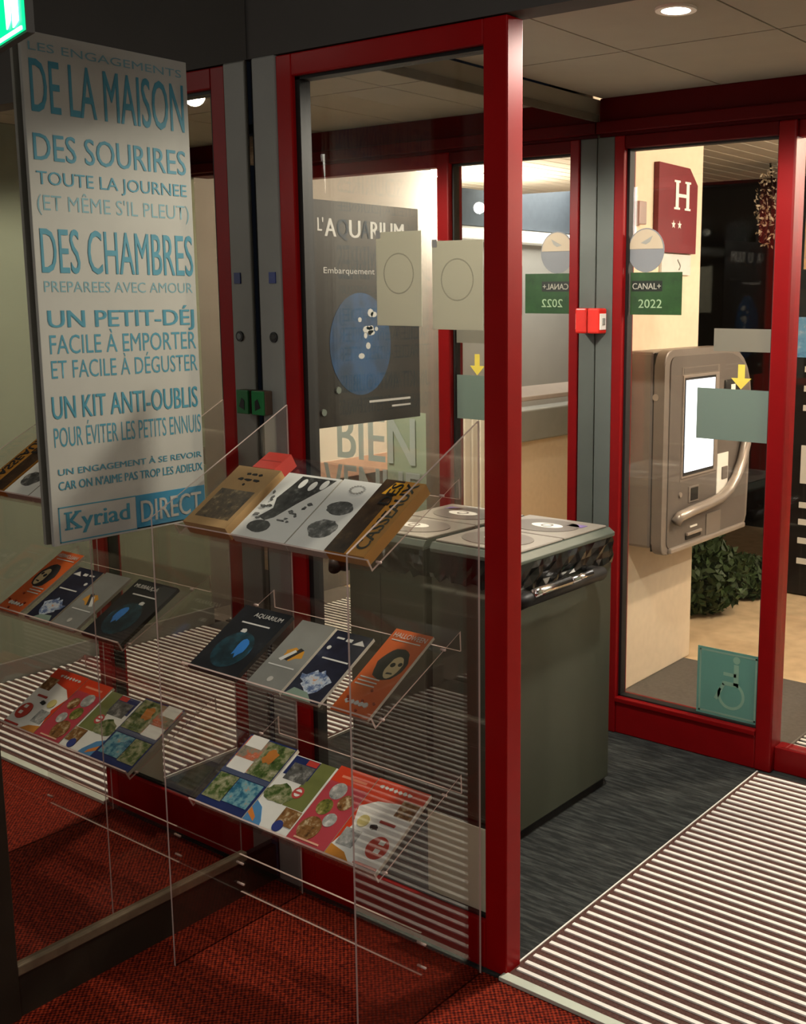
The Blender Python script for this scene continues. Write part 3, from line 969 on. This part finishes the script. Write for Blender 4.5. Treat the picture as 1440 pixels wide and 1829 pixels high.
disc('head', (-0.118, ic, 0.352), (1, 0, 0), (0, 0, 1), 0.013, 0.013, 0.0004, TEAL2, t, 16)
box('torso', -0.127, -0.109, ic - 0.0004, ic, 0.262, 0.336, TEAL2, t)
box('arm', -0.165, -0.118, ic - 0.0004, ic, 0.292, 0.304, TEAL2, t)
box('thigh', -0.168, -0.109, ic - 0.0004, ic, 0.258, 0.272, TEAL2, t)
prism('shin', [(-0.168, ic, 0.266), (-0.158, ic, 0.258), (-0.186, ic, 0.200), (-0.198, ic, 0.206)], (0, -0.0004, 0), TEAL2, t)
tag(box('door_sheet', 0.13, 0.34, YO + 0.0065, YO + 0.0078, 0.66, 1.10, film_mat('pale_green_sheet', (196, 208, 186), 0.9)), 'pale green sheet on the sliding door glass behind the letters', 'notice')

# ================================================================== SMALL FITTINGS
t = thing('green_call_point', 'small green door release box on the grey corner post', 'call point', (-0.75, -0.02, 1.26))
GRN = plain('green_plastic', (30, 120, 62), 0.4)
box('housing', XM + 0.006, XM + 0.050, -0.030, -0.0045, 1.262, 1.322, plain('brown_plastic', (92, 74, 60), 0.5), t, 0.003)
box('front', XM + 0.006, XM + 0.050, -0.036, -0.030, 1.262, 1.322, GRN, t, 0.002)
pts = [(XM + 0.02, -0.0365, 1.272), (XM + 0.04, -0.0365, 1.280), (XM + 0.03, -0.0365, 1.302), (XM + 0.02, -0.0365, 1.296)]
prism('hand_mark', pts, (0, -0.0006, 0), M['black'], t)
t = thing('post_lock', 'round chrome key lock on the grey corner post', 'lock', (-0.71, -0.005, 1.455))
ring('rosette', (-0.712, -0.0042, 1.454), (1, 0, 0), (0, 0, 1), 0.008, 0.013, 0.004, M['black'], t, 20)
disc('cylinder', (-0.712, -0.0042, 1.454), (1, 0, 0), (0, 0, 1), 0.008, 0.008, 0.005, M['chrome'], t, 16)
tag(box('blue_tag', -0.722, -0.699, -0.007, -0.004, 1.585, 1.612, plain('blue_tag_plastic', (34, 52, 120), 0.4)), 'tiny blue tag high on the grey corner post', 'tag')
t = thing('red_call_point', 'red emergency call point with pale button on the far corner post', 'call point', (-0.66, YO - 0.04, 1.43))
box('housing', XV + 0.001, -0.632, YO - 0.085, YO - 0.0305, 1.432, 1.518, plain('bright_red_plastic', (214, 38, 28), 0.4), t, 0.006)
box('button_plate', -0.6325, -0.6295, YO - 0.078, YO - 0.04, 1.445, 1.500, M['white'], t, 0.001)
box('button', -0.630, -0.626, YO - 0.066, YO - 0.050, 1.462, 1.485, M['grey'], t, 0.002)

# hanging exit sign
a = -math.radians(15)
er = Vector((-0.232, -0.9, -0.006))
eu = Vector((math.cos(a), math.sin(a), 0))
en = Vector((eu.y, -eu.x, 0))
t = thing('exit_sign', 'green illuminated emergency exit sign hanging at the top left corner', 'exit sign', (-0.38, -0.85, 1.95))
c0 = er - eu * 0.32
prism('housing', [c0 + Vector((0, 0, 1.95)), er + Vector((0, 0, 1.95)), er + Vector((0, 0, 2.11)), c0 + Vector((0, 0, 2.11))], -en * 0.012, M['header'], t)
EG = emit_mat('exit_green', (0, 190, 120), 2.0)
EW = emit_mat('exit_white', (230, 255, 240), 2.4)
f0 = en * 0.001
prism('lit_panel', [c0 + f0 + Vector((0, 0, 1.953)), er + f0 + Vector((0, 0, 1.953)), er + f0 + Vector((0, 0, 2.107)), c0 + f0 + Vector((0, 0, 2.107))], en * 0.004, EG, t)
o2 = er + en * 0.006
prism('lower_border', [c0 + en * 0.006 + Vector((0, 0, 1.953)), o2 + Vector((0, 0, 1.953)), o2 + Vector((0, 0, 1.958)), c0 + en * 0.006 + Vector((0, 0, 1.958))], en * 0.002, EW, t)
prism('door_symbol', [o2 - eu * 0.042 + Vector((0, 0, 1.962)), o2 - eu * 0.014 + Vector((0, 0, 1.968)), o2 - eu * 0.014 + Vector((0, 0, 2.09)), o2 - eu * 0.042 + Vector((0, 0, 2.09))], en * 0.002, EW, t)
prism('figure_symbol', [o2 - eu * 0.075 + Vector((0, 0, 1.965)), o2 - eu * 0.055 + Vector((0, 0, 1.975)), o2 - eu * 0.045 + Vector((0, 0, 2.03)), o2 - eu * 0.060 + Vector((0, 0, 2.07)), o2 - eu * 0.08 + Vector((0, 0, 2.04))], en * 0.002, EW, t)
for s in (0.06, 0.26):
    q = er - eu * s - en * 0.006
    tube('hanger_rod', [(q.x, q.y, 2.11), (q.x, q.y, 2.75)], 0.004, M['black'], t, 6)

# ================================================================== SIGN BOARD
SX = XM + 0.020
t = thing('promise_board', 'tall white board with blue lettering fixed to the lobby mirror', 'sign', (XM, -0.4, 1.026))
M['board'] = plain('white_foam_board', (166, 165, 158), 0.7, 0, 0.02)
M['bluetext'] = plain('teal_blue_print', (58, 128, 148), 0.6, 0, 0.08, 40)
M['bluetext2'] = plain('pale_teal_print_line', (104, 146, 156), 0.6, 0, 0.08, 40)
box('board', XM + 0.010, SX, -0.598, -0.200, 1.026, 2.073, M['board'], t, 0.001)
so_, su, sv = (SX, 0, 0), (0, 1, 0), (0, 0, 1)
B1, B2 = M['bluetext'], M['bluetext2']
for body_, ya, yb, za, zb, wt, mt in (
        ('LES ENGAGEMENTS', -0.583, -0.215, 2.037, 2.053, 0.0, B2),
        ('DE LA MAISON', -0.583, -0.213, 1.919, 2.021, 0.012, B1),
        ('DES SOURIRES', -0.585, -0.214, 1.825, 1.877, 0.01, B1),
        ('TOUTE LA JOURNEE', -0.583, -0.215, 1.777, 1.803, 0.008, B1),
        ("(ET M\u00caME S'IL PLEUT)", -0.585, -0.211, 1.726, 1.756, -0.004, B2),
        ('DES CHAMBRES', -0.584, -0.206, 1.600, 1.689, 0.012, B1),
        ('PREPAREES AVEC AMOUR', -0.582, -0.210, 1.561, 1.583, -0.002, B2),
        ('UN PETIT-D\u00c9J', -0.578, -0.211, 1.488, 1.523, 0.03, B1),
        ('FACILE \u00c0 EMPORTER', -0.578, -0.207, 1.433, 1.472, 0.0, B1),
        ('ET FACILE \u00c0 D\u00c9GUSTER', -0.578, -0.206, 1.382, 1.419, -0.003, B1),
        ('UN KIT ANTI-OUBLIS', -0.582, -0.210, 1.297, 1.344, 0.02, B1),
        ('POUR \u00c9VITER LES PETITS ENNUIS', -0.582, -0.204, 1.237, 1.278, -0.004, B1),
        ('UN ENGAGEMENT \u00c0 SE REVOIR', -0.578, -0.206, 1.177, 1.190, 0.004, B1),
        ("CAR ON N'AIME PAS TROP LES ADIEUX", -0.579, -0.205, 1.145, 1.163, 0.012, B1)):
    text('lettering', body_, so_, su, sv, (ya, yb, za, zb), mt, t, wt)
lg = box('logo_panel', SX, SX + 0.0008, -0.393, -0.202, 1.031, 1.108, plain('logo_blue', (44, 120, 152), 0.6), t)
for q in ((-0.584, -0.393, 1.106, 1.1085), (-0.584, -0.202, 1.031, 1.0335), (-0.584, -0.5815, 1.031, 1.108)):
    box('logo_border', SX, SX + 0.0008, q[0], q[1], q[2], q[3], B1, t)
text('logo_word', 'Kyriad', so_, su, sv, (-0.566, -0.411, 1.058, 1.094), B1, t, 0.022, 'K')
for q in ((-0.571, -0.552, 1.092, 1.096), (-0.571, -0.552, 1.057, 1.061), (-0.546, -0.530, 1.092, 1.096), (-0.548, -0.530, 1.057, 1.061), (-0.500, -0.485, 1.057, 1.061), (-0.480, -0.465, 1.057, 1.061)):
    box('logo_serif', SX, SX + 0.0006, q[0], q[1], q[2], q[3], B1, t)
text('logo_word', 'DIRECT', (SX + 0.0009, 0, 0), su, sv, (-0.381, -0.214, 1.045, 1.094), M['board'], t, 0.018)

# ================================================================== ACRYLIC LEAFLET STAND
XL, XRR = -0.653, -0.062
st = thing('leaflet_stand', 'clear acrylic leaflet stand with three sloping shelves', 'stand', ((XL + XRR) / 2, -0.22, 0))
AC = [M['acrylic'], M['edge']]
for x in (XL - 0.005, XRR):
    pts = [(x, -0.425, 0.0), (x, -0.022, 0.0), (x, -0.022, 1.292), (x, -0.425, 1.075)]
    prism('side_panel', pts, (0.005, 0, 0), AC, st, edge_limit=0.006)
SHELVES = [(-0.088, 1.172, -0.355, 1.026), (-0.088, 0.837, -0.355, 0.704), (-0.088, 0.509, -0.355, 0.374)]
TH = 0.004
FRAMES = []
for yb, zb, yf, zf in SHELVES:
    d = Vector((0, yb - yf, zb - zf))
    L = d.length
    d.normalize()
    n = Vector((0, -d.z, d.y))
    F, Bk = Vector((XL, yf, zf)), Vector((XL, yb, zb))
    lip = 0.028
    prof = [F, Bk, Bk + Vector((0, 0.002, -0.042)), Bk + Vector((0, 0.006, -0.042)), Bk + Vector((0, 0.006, 0)) + n * TH,
            F + d * TH + n * TH, F + d * TH + n * lip, F + n * lip]
    prism('shelf', prof, (XRR - XL, 0, 0), AC, st, edge_limit=0.0072, caps_edge=True)
    FRAMES.append((F, d, n))
    for s in (0.08, 0.80):
        for xx in (XL, XRR):
            c = Vector((xx, yf, zf)) + d * (L * s) + n * 0.004
            tube('peg', [c + Vector((-0.006, 0, 0)), c + Vector((0.006, 0, 0))], 0.003, M['edge'], st, 6)
prism('brace', [(XL, -0.222, 0.100), (XL, -0.227, 0.100), (XL, -0.227, 0.200), (XL, -0.222, 0.200)], (XRR - XL, 0, 0), AC, st, edge_limit=0.006)
for zz in (0.12, 0.175):
    for xx in (XL, XRR):
        tube('peg', [(xx - 0.012, -0.2245, zz), (xx + 0.012, -0.2245, zz)], 0.003, M['edge'], st, 6)

# ------------------------------------------------------------------ leaflets
PAPER = plain('paper_edge', (206, 200, 186), 0.8, 0, 0.08, 200)


class Leaf:
    """a stack of leaflets lying on a shelf; local frame u (width), v (up the slope), n (up)"""
    def __init__(s, name, label, cat, shelf, x0, w, h, th, cover, side=PAPER, lean=4.0, v0=0.003, base=0.0, group=None):
        F, d, n = FRAMES[shelf]
        s.w, s.h, s.th = w, h, th
        u = Vector((1, 0, 0))
        org = Vector((x0, F.y, F.z)) + d * (TH + v0) + n * (TH + 0.0008 + base)
        q = Matrix.Rotation(math.radians(lean), 3, 'X')      # the stacks bow up a little towards the top
        u2, d2, n = u, q @ d, q @ n
        s.m = Matrix(((u2.x, d2.x, n.x, org.x), (u2.y, d2.y, n.y, org.y), (u2.z, d2.z, n.z, org.z), (0, 0, 0, 1)))
        bm = bmesh.new()
        bbox(bm, 0, w, 0, h, 0, th)
        bmesh.ops.recalc_face_normals(bm, faces=bm.faces)
        for f in bm.faces:
            f.material_index = 0 if f.normal.z > 0.5 else 1
        me = D.meshes.new(name)
        bm.to_mesh(me)
        bm.free()
        me.materials.append(cover)
        me.materials.append(side)
        s.o = D.objects.new(name, me)
        COL.objects.link(s.o)
        s.o.matrix_world = s.m
        tag(s.o, label, cat, group)
        s.k = 0

    def _add(s, name, me, mat):
        o = D.objects.new(name, me)
        COL.objects.link(o)
        me.materials.append(mat)
        o.parent = s.o
        return o

    def rect(s, name, u0, u1, v0, v1, mat):
        s.k += 1
        z = s.th + 0.00015 * s.k
        bm = bmesh.new()
        bbox(bm, u0 * s.w, u1 * s.w, v0 * s.h, v1 * s.h, s.th, z)
        bmesh.ops.recalc_face_normals(bm, faces=bm.faces)
        me = D.meshes.new(name)
        bm.to_mesh(me)
        bm.free()
        return s._add(name, me, mat)

    def poly(s, name, pts, mat):
        s.k += 1
        z = s.th + 0.00015 * s.k
        bm = bmesh.new()
        lo = [bm.verts.new((p[0] * s.w, p[1] * s.h, s.th)) for p in pts]
        hi = [bm.verts.new((p[0] * s.w, p[1] * s.h, z)) for p in pts]
        bm.faces.new(hi)
        for i in range(len(pts)):
            j = (i + 1) % len(pts)
            bm.faces.new((lo[i], lo[j], hi[j], hi[i]))
        bmesh.ops.recalc_face_normals(bm, faces=bm.faces)
        me = D.meshes.new(name)
        bm.to_mesh(me)
        bm.free()
        return s._add(name, me, mat)

    def disc(s, name, cu, cv, r, mat, rv=None):
        a = s.w / s.h
        return s.poly(name, [(cu + r * math.cos(2 * PI * i / 24), cv + (rv or r * a) * math.sin(2 * PI * i / 24)) for i in range(24)], mat)

    def text(s, body, u0, u1, v0, v1, mat, weight=0.0, vertical=False):
        s.k += 1
        z = s.th + 0.00015 * s.k
        if vertical:     # reads up the slope
            t_ = text('lettering', body, (0, 0, z), (0, 1, 0), (-1, 0, 0), (v0 * s.h, v1 * s.h, -u1 * s.w, -u0 * s.w), mat, None, weight)
        else:
            t_ = text('lettering', body, (0, 0, z), (1, 0, 0), (0, 1, 0), (u0 * s.w, u1 * s.w, v0 * s.h, v1 * s.h), mat, None, weight)
        t_.parent = s.o
        return t_


def blob(n, ru, rv, cu, cv, seed, jit=0.25):
    r = random.Random(seed)
    return [(cu + ru * (1 + r.uniform(-jit, jit)) * math.cos(2 * PI * i / n), cv + rv * (1 + r.uniform(-jit, jit)) * math.sin(2 * PI * i / n)) for i in range(n)]


KRAFT = plain('kraft_cover', (188, 150, 100), 0.8, 0, 0.05, 30)
INK = plain('dark_ink', (30, 28, 26), 0.7)
GREYINK = photo_mat('engraving_print', [(28, 28, 28), (56, 56, 54), (110, 110, 106)], 60)
GREYPIC = photo_mat('grey_photo_print', [(40, 40, 38), (96, 96, 92), (176, 174, 168)], 60, seed=4)
SEPIA = photo_mat('sepia_photo_print', [(40, 30, 18), (92, 72, 46), (176, 150, 104)], 45, seed=5)
WHITEP = plain('white_cover', (242, 240, 232), 0.5, 0, 0.02)
OCHRE = plain('ochre_cover', (206, 140, 44), 0.5)
BROWN = photo_mat('brown_cover_photo', [(40, 26, 16), (66, 46, 28), (96, 72, 44)], 30)
YEL = plain('yellow_orange_print', (236, 170, 30), 0.5)

# top shelf
l = Leaf('red_folder', 'red folder standing behind the kraft leaflets on the top shelf', 'folder', 0, -0.600, 0.075, 0.06, 0.034, plain('red_folder_card', (190, 52, 40), 0.5), plain('red_folder_edge', (170, 44, 34), 0.6), 0, 0.212)
l.rect('fold_line', 0.05, 0.95, 0.45, 0.5, plain('fold_red', (150, 40, 32), 0.6))
l = Leaf('kraft_leaflet', 'thick stack of kraft brown leaflets with a sepia engraving', 'leaflets', 0, -0.620, 0.142, 0.195, 0.034, KRAFT, KRAFT)
l.rect('engraving', 0.12, 0.90, 0.12, 0.60, SEPIA)
for i_, (ua_, ub_, va_) in enumerate(((0.34, 0.46, 0.86), (0.48, 0.60, 0.86), (0.62, 0.72, 0.86), (0.26, 0.40, 0.765), (0.42, 0.58, 0.765), (0.60, 0.78, 0.765))):
    l.poly('title_mark', blob(10, (ub_ - ua_) / 2, 0.022, (ua_ + ub_) / 2, va_ + 0.02, 40 + i_, 0.3), INK)
l.disc('ornament', 0.5, 0.70, 0.025, INK)
l = Leaf('engraved_leaflet', 'white leaflet stack with a dark engraving of hooded figures', 'leaflets', 0, -0.468, 0.166, 0.205, 0.022, WHITEP, PAPER)
l.poly('engraving', [(0.18, 0.30), (0.34, 0.26), (0.46, 0.32), (0.62, 0.55), (0.86, 0.84), (0.93, 0.97), (0.30, 0.97), (0.26, 0.80), (0.20, 0.60), (0.30, 0.45)], GREYINK)
for cu, cv in ((0.42, 0.86), (0.62, 0.84), (0.80, 0.88)):
    l.disc('pale_head', cu, cv, 0.055, WHITEP, 0.075)
l.poly('pedestal', blob(18, 0.20, 0.09, 0.34, 0.17, 3, 0.06), GREYINK)
for i_ in range(14):
    l.poly('sketch_hatch', blob(9, random.uniform(0.015, 0.05), random.uniform(0.008, 0.03), random.choice((random.uniform(0.06, 0.20), random.uniform(0.64, 0.90))), random.uniform(0.25, 0.70), 100 + i_, 0.5), GREYPIC)
for cu, cv in ((0.12, 0.45), (0.72, 0.40), (0.62, 0.28)):
    l.rect('sketch_line', cu - 0.06, cu + 0.06, cv, cv + 0.012, GREYPIC)
l = Leaf('two_picture_leaflet', 'white leaflet stack with two grey photographs and an oval stamp', 'leaflets', 0, -0.298, 0.112, 0.208, 0.022, WHITEP, PAPER)
l.poly('photograph', blob(22, 0.34, 0.13, 0.52, 0.28, 5, 0.10), GREYPIC)
l.poly('photograph', blob(22, 0.32, 0.10, 0.52, 0.58, 6, 0.08), GREYPIC)
for r_ in range(16):
    a_ = 2 * PI * r_ / 16
    l.rect('stamp_stroke', 0.55 + 0.17 * math.cos(a_) - 0.025, 0.55 + 0.17 * math.cos(a_) + 0.025, 0.86 + 0.06 * math.sin(a_), 0.872 + 0.06 * math.sin(a_), M['sheetmark'])
l = Leaf('casseaux_leaflet', 'ochre and dark brown leaflet stack reading DES CASSEAUX', 'leaflets', 0, -0.182, 0.109, 0.220, 0.026, OCHRE, OCHRE)
l.rect('photo_half', 0.0, 0.50, 0.0, 1.0, BROWN)
l.poly('yellow_block', [(0.18, 0.80), (0.60, 0.80), (0.60, 0.97), (0.30, 0.97)], YEL)
l.text('CASSEAUX', 0.62, 0.90, 0.08, 0.97, INK, 0.03, True)
l.text('DES', 0.30, 0.56, 0.66, 0.95, INK, 0.03, True)

# middle shelf
DARKB = photo_mat('dark_aquarium_cover', [(14, 18, 22), (24, 28, 34), (40, 44, 48)], 16)
BLUEP = photo_mat('blue_reef_photo', [(14, 26, 32), (22, 46, 54), (28, 66, 78), (40, 96, 130)], 26, seed=1)
GREYL = plain('grey_leaflet_cover', (132, 132, 126), 0.5)
NAVY = photo_mat('navy_cover', [(18, 20, 34), (30, 34, 52), (60, 66, 84)], 14, seed=2)
ORG = plain('orange_cover', (206, 92, 30), 0.45, 0, 0.06, 20)
TXTW = plain('pale_print', (208, 206, 200), 0.6)
l = Leaf('aquarium_leaflet', 'dark leaflet stack with a blue reef disc, first on the middle shelf', 'leaflets', 1, -0.646, 0.162, 0.205, 0.010, DARKB, INK)
l.disc('reef_disc', 0.50, 0.36, 0.34, BLUEP)
l.poly('bright_fish', blob(14, 0.12, 0.13, 0.62, 0.42, 8, 0.3), plain('bright_blue_print', (36, 120, 200), 0.5))
l.poly('pale_fish', blob(10, 0.06, 0.035, 0.40, 0.64, 9, 0.3), TXTW)
l.text('AQUARIUM', 0.34, 0.92, 0.86, 0.92, TXTW, 0.02)
l.rect('subtitle', 0.22, 0.80, 0.745, 0.765, TXTW)
l = Leaf('fish_leaflet', 'grey leaflet with an orange striped fish, second on the middle shelf', 'leaflets', 1, -0.450, 0.108, 0.202, 0.008, GREYL, PAPER)
l.poly('orange_fish', blob(16, 0.24, 0.085, 0.55, 0.52, 10, 0.25), plain('orange_print', (200, 140, 40), 0.5))
l.poly('black_stripe', [(0.38, 0.43), (0.50, 0.42), (0.72, 0.60), (0.60, 0.62)], INK)
l.poly('white_stripe', [(0.26, 0.42), (0.36, 0.40), (0.58, 0.56), (0.50, 0.58)], TXTW)
l.rect('white_line', 0.12, 0.86, 0.32, 0.338, TXTW)
l.disc('logo_mark', 0.5, 0.14, 0.07, M['sheetmark'])
l = Leaf('navy_leaflet', 'navy blue leaflet with white and orange picture, third on the middle shelf', 'leaflets', 1, -0.334, 0.110, 0.198, 0.008, NAVY, PAPER)
l.poly('splash', blob(18, 0.34, 0.15, 0.48, 0.26, 11, 0.35), photo_mat('splash_print', [(40, 50, 90), (90, 110, 150), (200, 210, 220), (220, 140, 60)], 60, seed=3))
l.poly('pale_corner', [(0.0, 0.0), (0.8, 0.0), (0.55, 0.11), (0.15, 0.13)], plain('pale_green_print2', (130, 150, 134), 0.5))
l.rect('title_mark', 0.15, 0.35, 0.885, 0.91, TXTW)
l.rect('title_mark', 0.42, 0.58, 0.87, 0.915, TXTW)
l.poly('title_mark', [(0.64, 0.85), (0.95, 0.86), (0.80, 0.93)], TXTW)
l.rect('subtitle', 0.20, 0.90, 0.58, 0.60, TXTW)
l.disc('dot', 0.16, 0.74, 0.05, TXTW)
l = Leaf('halloween_leaflet', 'orange HALLOWEEN leaflet with a painted skull face', 'leaflets', 1, -0.190, 0.106, 0.240, 0.007, ORG, PAPER, 4.0, 0.003)
l.poly('hair', blob(22, 0.36, 0.19, 0.56, 0.60, 12, 0.06), INK)
l.poly('skull_face', blob(18, 0.17, 0.13, 0.66, 0.58, 13, 0.08), plain('skull_cream', (206, 186, 140), 0.5))
l.disc('eye_socket', 0.60, 0.60, 0.06, INK)
l.disc('eye_socket', 0.76, 0.62, 0.05, INK)
l.poly('mouth', [(0.58, 0.49), (0.74, 0.50), (0.72, 0.515), (0.60, 0.51)], INK)
l.text('HALLOWEEN', 0.08, 0.94, 0.90, 0.955, TXTW, 0.015)
l.rect('subtitle', 0.10, 0.86, 0.865, 0.875, TXTW)
for vv in (0.40, 0.36, 0.32):
    l.rect('text_line', 0.08, 0.58, vv, vv + 0.012, TXTW)
for i_ in range(5):
    l.poly('small_print', blob(8, 0.06, 0.022, 0.24 + 0.12 * i_, 0.13, 60 + i_, 0.35), TXTW)
for i_ in range(6):
    l.disc('bat_mark', random.uniform(0.1, 0.9), random.uniform(0.04, 0.3), 0.03, plain('dark_orange_print', (150, 56, 20), 0.5))

# bottom shelf
GREENPH = photo_mat('garden_photo', [(30, 44, 22), (72, 96, 40), (150, 150, 110), (210, 200, 180)], 40, seed=6)
FLOWER = photo_mat('flower_photo', [(60, 70, 60), (150, 140, 120), (214, 110, 70), (220, 216, 206)], 34, seed=7)
SEAPH = photo_mat('pool_photo', [(24, 50, 90), (40, 110, 140), (120, 170, 180), (190, 150, 120)], 40, seed=8)
BLUEC = plain('deep_blue_cover', (28, 44, 100), 0.4)
PINK = plain('rose_pink_cover', (190, 66, 76), 0.4, 0, 0.05, 10)
REDO = plain('red_orange_cover', (214, 62, 28), 0.4)
FOOD = [photo_mat('food_photo_%d' % i, c, 60, seed=i) for i, c in enumerate([[(60, 34, 20), (140, 96, 50), (220, 200, 160)], [(40, 50, 20), (120, 120, 50), (200, 180, 120)], [(90, 90, 90), (170, 170, 165), (230, 226, 220)]])]
l = Leaf('collage_magazine', 'blue magazine with garden and pool photo collage, first on the bottom shelf', 'magazine', 2, -0.646, 0.162, 0.208, 0.010, BLUEC, PAPER)
l.rect('flower_photo', 0.02, 0.46, 0.52, 0.98, FLOWER)
l.rect('garden_photo', 0.46, 0.98, 0.52, 0.98, GREENPH)
l.rect('white_card', 0.04, 0.44, 0.50, 0.68, WHITEP)
l.rect('white_corner', 0.05, 0.40, 0.84, 1.0, WHITEP)
l.poly('orange_flower', blob(12, 0.13, 0.10, 0.66, 0.80, 14, 0.3), plain('orange_flower_print', (196, 120, 40), 0.5))
l.rect('blue_band', 0.0, 1.0, 0.45, 0.51, plain('slate_band', (70, 80, 110), 0.5))
l.rect('pool_photo', 0.45, 0.95, 0.12, 0.44, SEAPH)
l.rect('yellow_photo', 0.03, 0.43, 0.10, 0.44, GREENPH)
l.rect('blue_foot', 0.0, 1.0, 0.0, 0.09, BLUEC)
l = Leaf('green_brochure', 'white and green brochure with a dark picture and blue wave, second on the bottom shelf', 'brochure', 2, -0.482, 0.142, 0.196, 0.008, WHITEP, PAPER)
l.poly('olive_field', [(0.5, 0.35), (0.96, 0.35), (0.96, 1.0), (0.62, 1.0)], plain('olive_print', (116, 122, 62), 0.5))
l.rect('blue_top', 0.05, 0.62, 0.72, 0.99, BLUEC)
l.rect('dark_picture', 0.12, 0.60, 0.66, 0.90, GREYPIC)
l.rect('red_tag', 0.36, 0.60, 0.91, 0.985, plain('red_print', (196, 56, 44), 0.5))
l.poly('salad_photo', blob(16, 0.28, 0.13, 0.28, 0.46, 15, 0.2), GREENPH)
l.disc('red_emblem', 0.62, 0.55, 0.11, plain('red_emblem_print', (196, 70, 66), 0.5))
l.disc('emblem_core', 0.62, 0.55, 0.07, WHITEP)
l.rect('emblem_bar', 0.52, 0.72, 0.535, 0.565, plain('red_emblem_bar', (196, 70, 66), 0.5))
l.poly('blue_wave', [(0.0, 0.0), (0.0, 0.30), (0.18, 0.24), (0.36, 0.08), (0.40, 0.0)], plain('sky_blue_print', (80, 140, 190), 0.5))
l.poly('orange_wave', [(0.0, 0.12), (0.0, 0.20), (0.2, 0.10), (0.22, 0.04)], plain('orange_wave_print', (220, 130, 50), 0.5))
l.rect('photo', 0.62, 0.98, 0.12, 0.34, FOOD[0])
l.disc('blue_badge', 0.72, 0.10, 0.10, plain('blue_badge_print', (40, 56, 130), 0.5))
l = Leaf('pink_brochure', 'rose pink brochure with round food photographs, third on the bottom shelf', 'brochure', 2, -0.338, 0.116, 0.206, 0.009, PINK, PAPER)
l.rect('red_head', 0.0, 1.0, 0.80, 1.0, REDO)
l.rect('title_line', 0.2, 0.85, 0.87, 0.90, plain('salmon_print', (236, 140, 110), 0.5))
l.disc('food_photo', 0.36, 0.70, 0.19, FOOD[2])
l.disc('food_photo', 0.32, 0.48, 0.18, FOOD[1])
l.disc('food_photo', 0.70, 0.60, 0.17, FOOD[0])
l.disc('food_photo', 0.64, 0.36, 0.15, FOOD[2])
l.disc('food_photo', 0.34, 0.20, 0.26, FOOD[0])
l.rect('title_line', 0.15, 0.80, 0.05, 0.07, plain('salmon_print2', (236, 180, 150), 0.5))
l = Leaf('red_magazine', 'red and white magazine with a red circle, last on the bottom shelf', 'magazine', 2, -0.220, 0.149, 0.208, 0.009, WHITEP, PAPER)
l.poly('red_head', [(0.0, 0.62), (0.25, 0.74), (0.6, 0.78), (1.0, 0.84), (1.0, 1.0), (0.0, 1.0)], REDO)
l.poly('orange_foot', [(0.0, 0.0), (0.5, 0.0), (0.30, 0.10), (0.0, 0.14)], plain('orange_foot_print', (214, 140, 50), 0.5))
l.poly('left_red', [(0.0, 0.14), (0.12, 0.40), (0.0, 0.62)], REDO)
for i_ in range(7):
    l.poly('title_mark', blob(9, 0.035, 0.022, 0.15 + 0.09 * i_, 0.91, 80 + i_, 0.4), TXTW)
l.rect('photo', 0.66, 0.97, 0.64, 0.84, FOOD[0])
l.rect('photo', 0.06, 0.36, 0.16, 0.36, FOOD[2])
l.disc('yellow_dot', 0.25, 0.48, 0.10, plain('pale_yellow_print', (220, 204, 130), 0.5))
l.disc('red_circle', 0.76, 0.26, 0.18, plain('brick_red_print', (200, 62, 44), 0.5))
for vv in (0.20, 0.30):
    l.rect('circle_label', 0.74, 0.84, vv, vv + 0.05, WHITEP)
l.rect('red_line', 0.52, 0.80, 0.52, 0.55, plain('red_line_print', (180, 60, 50), 0.5))
l.poly('brand_mark', blob(10, 0.07, 0.03, 0.49, 0.45, 91, 0.3), INK)
l.rect('red_foot_line', 0.55, 0.98, 0.03, 0.055, plain('red_foot_print', (190, 56, 40), 0.5))
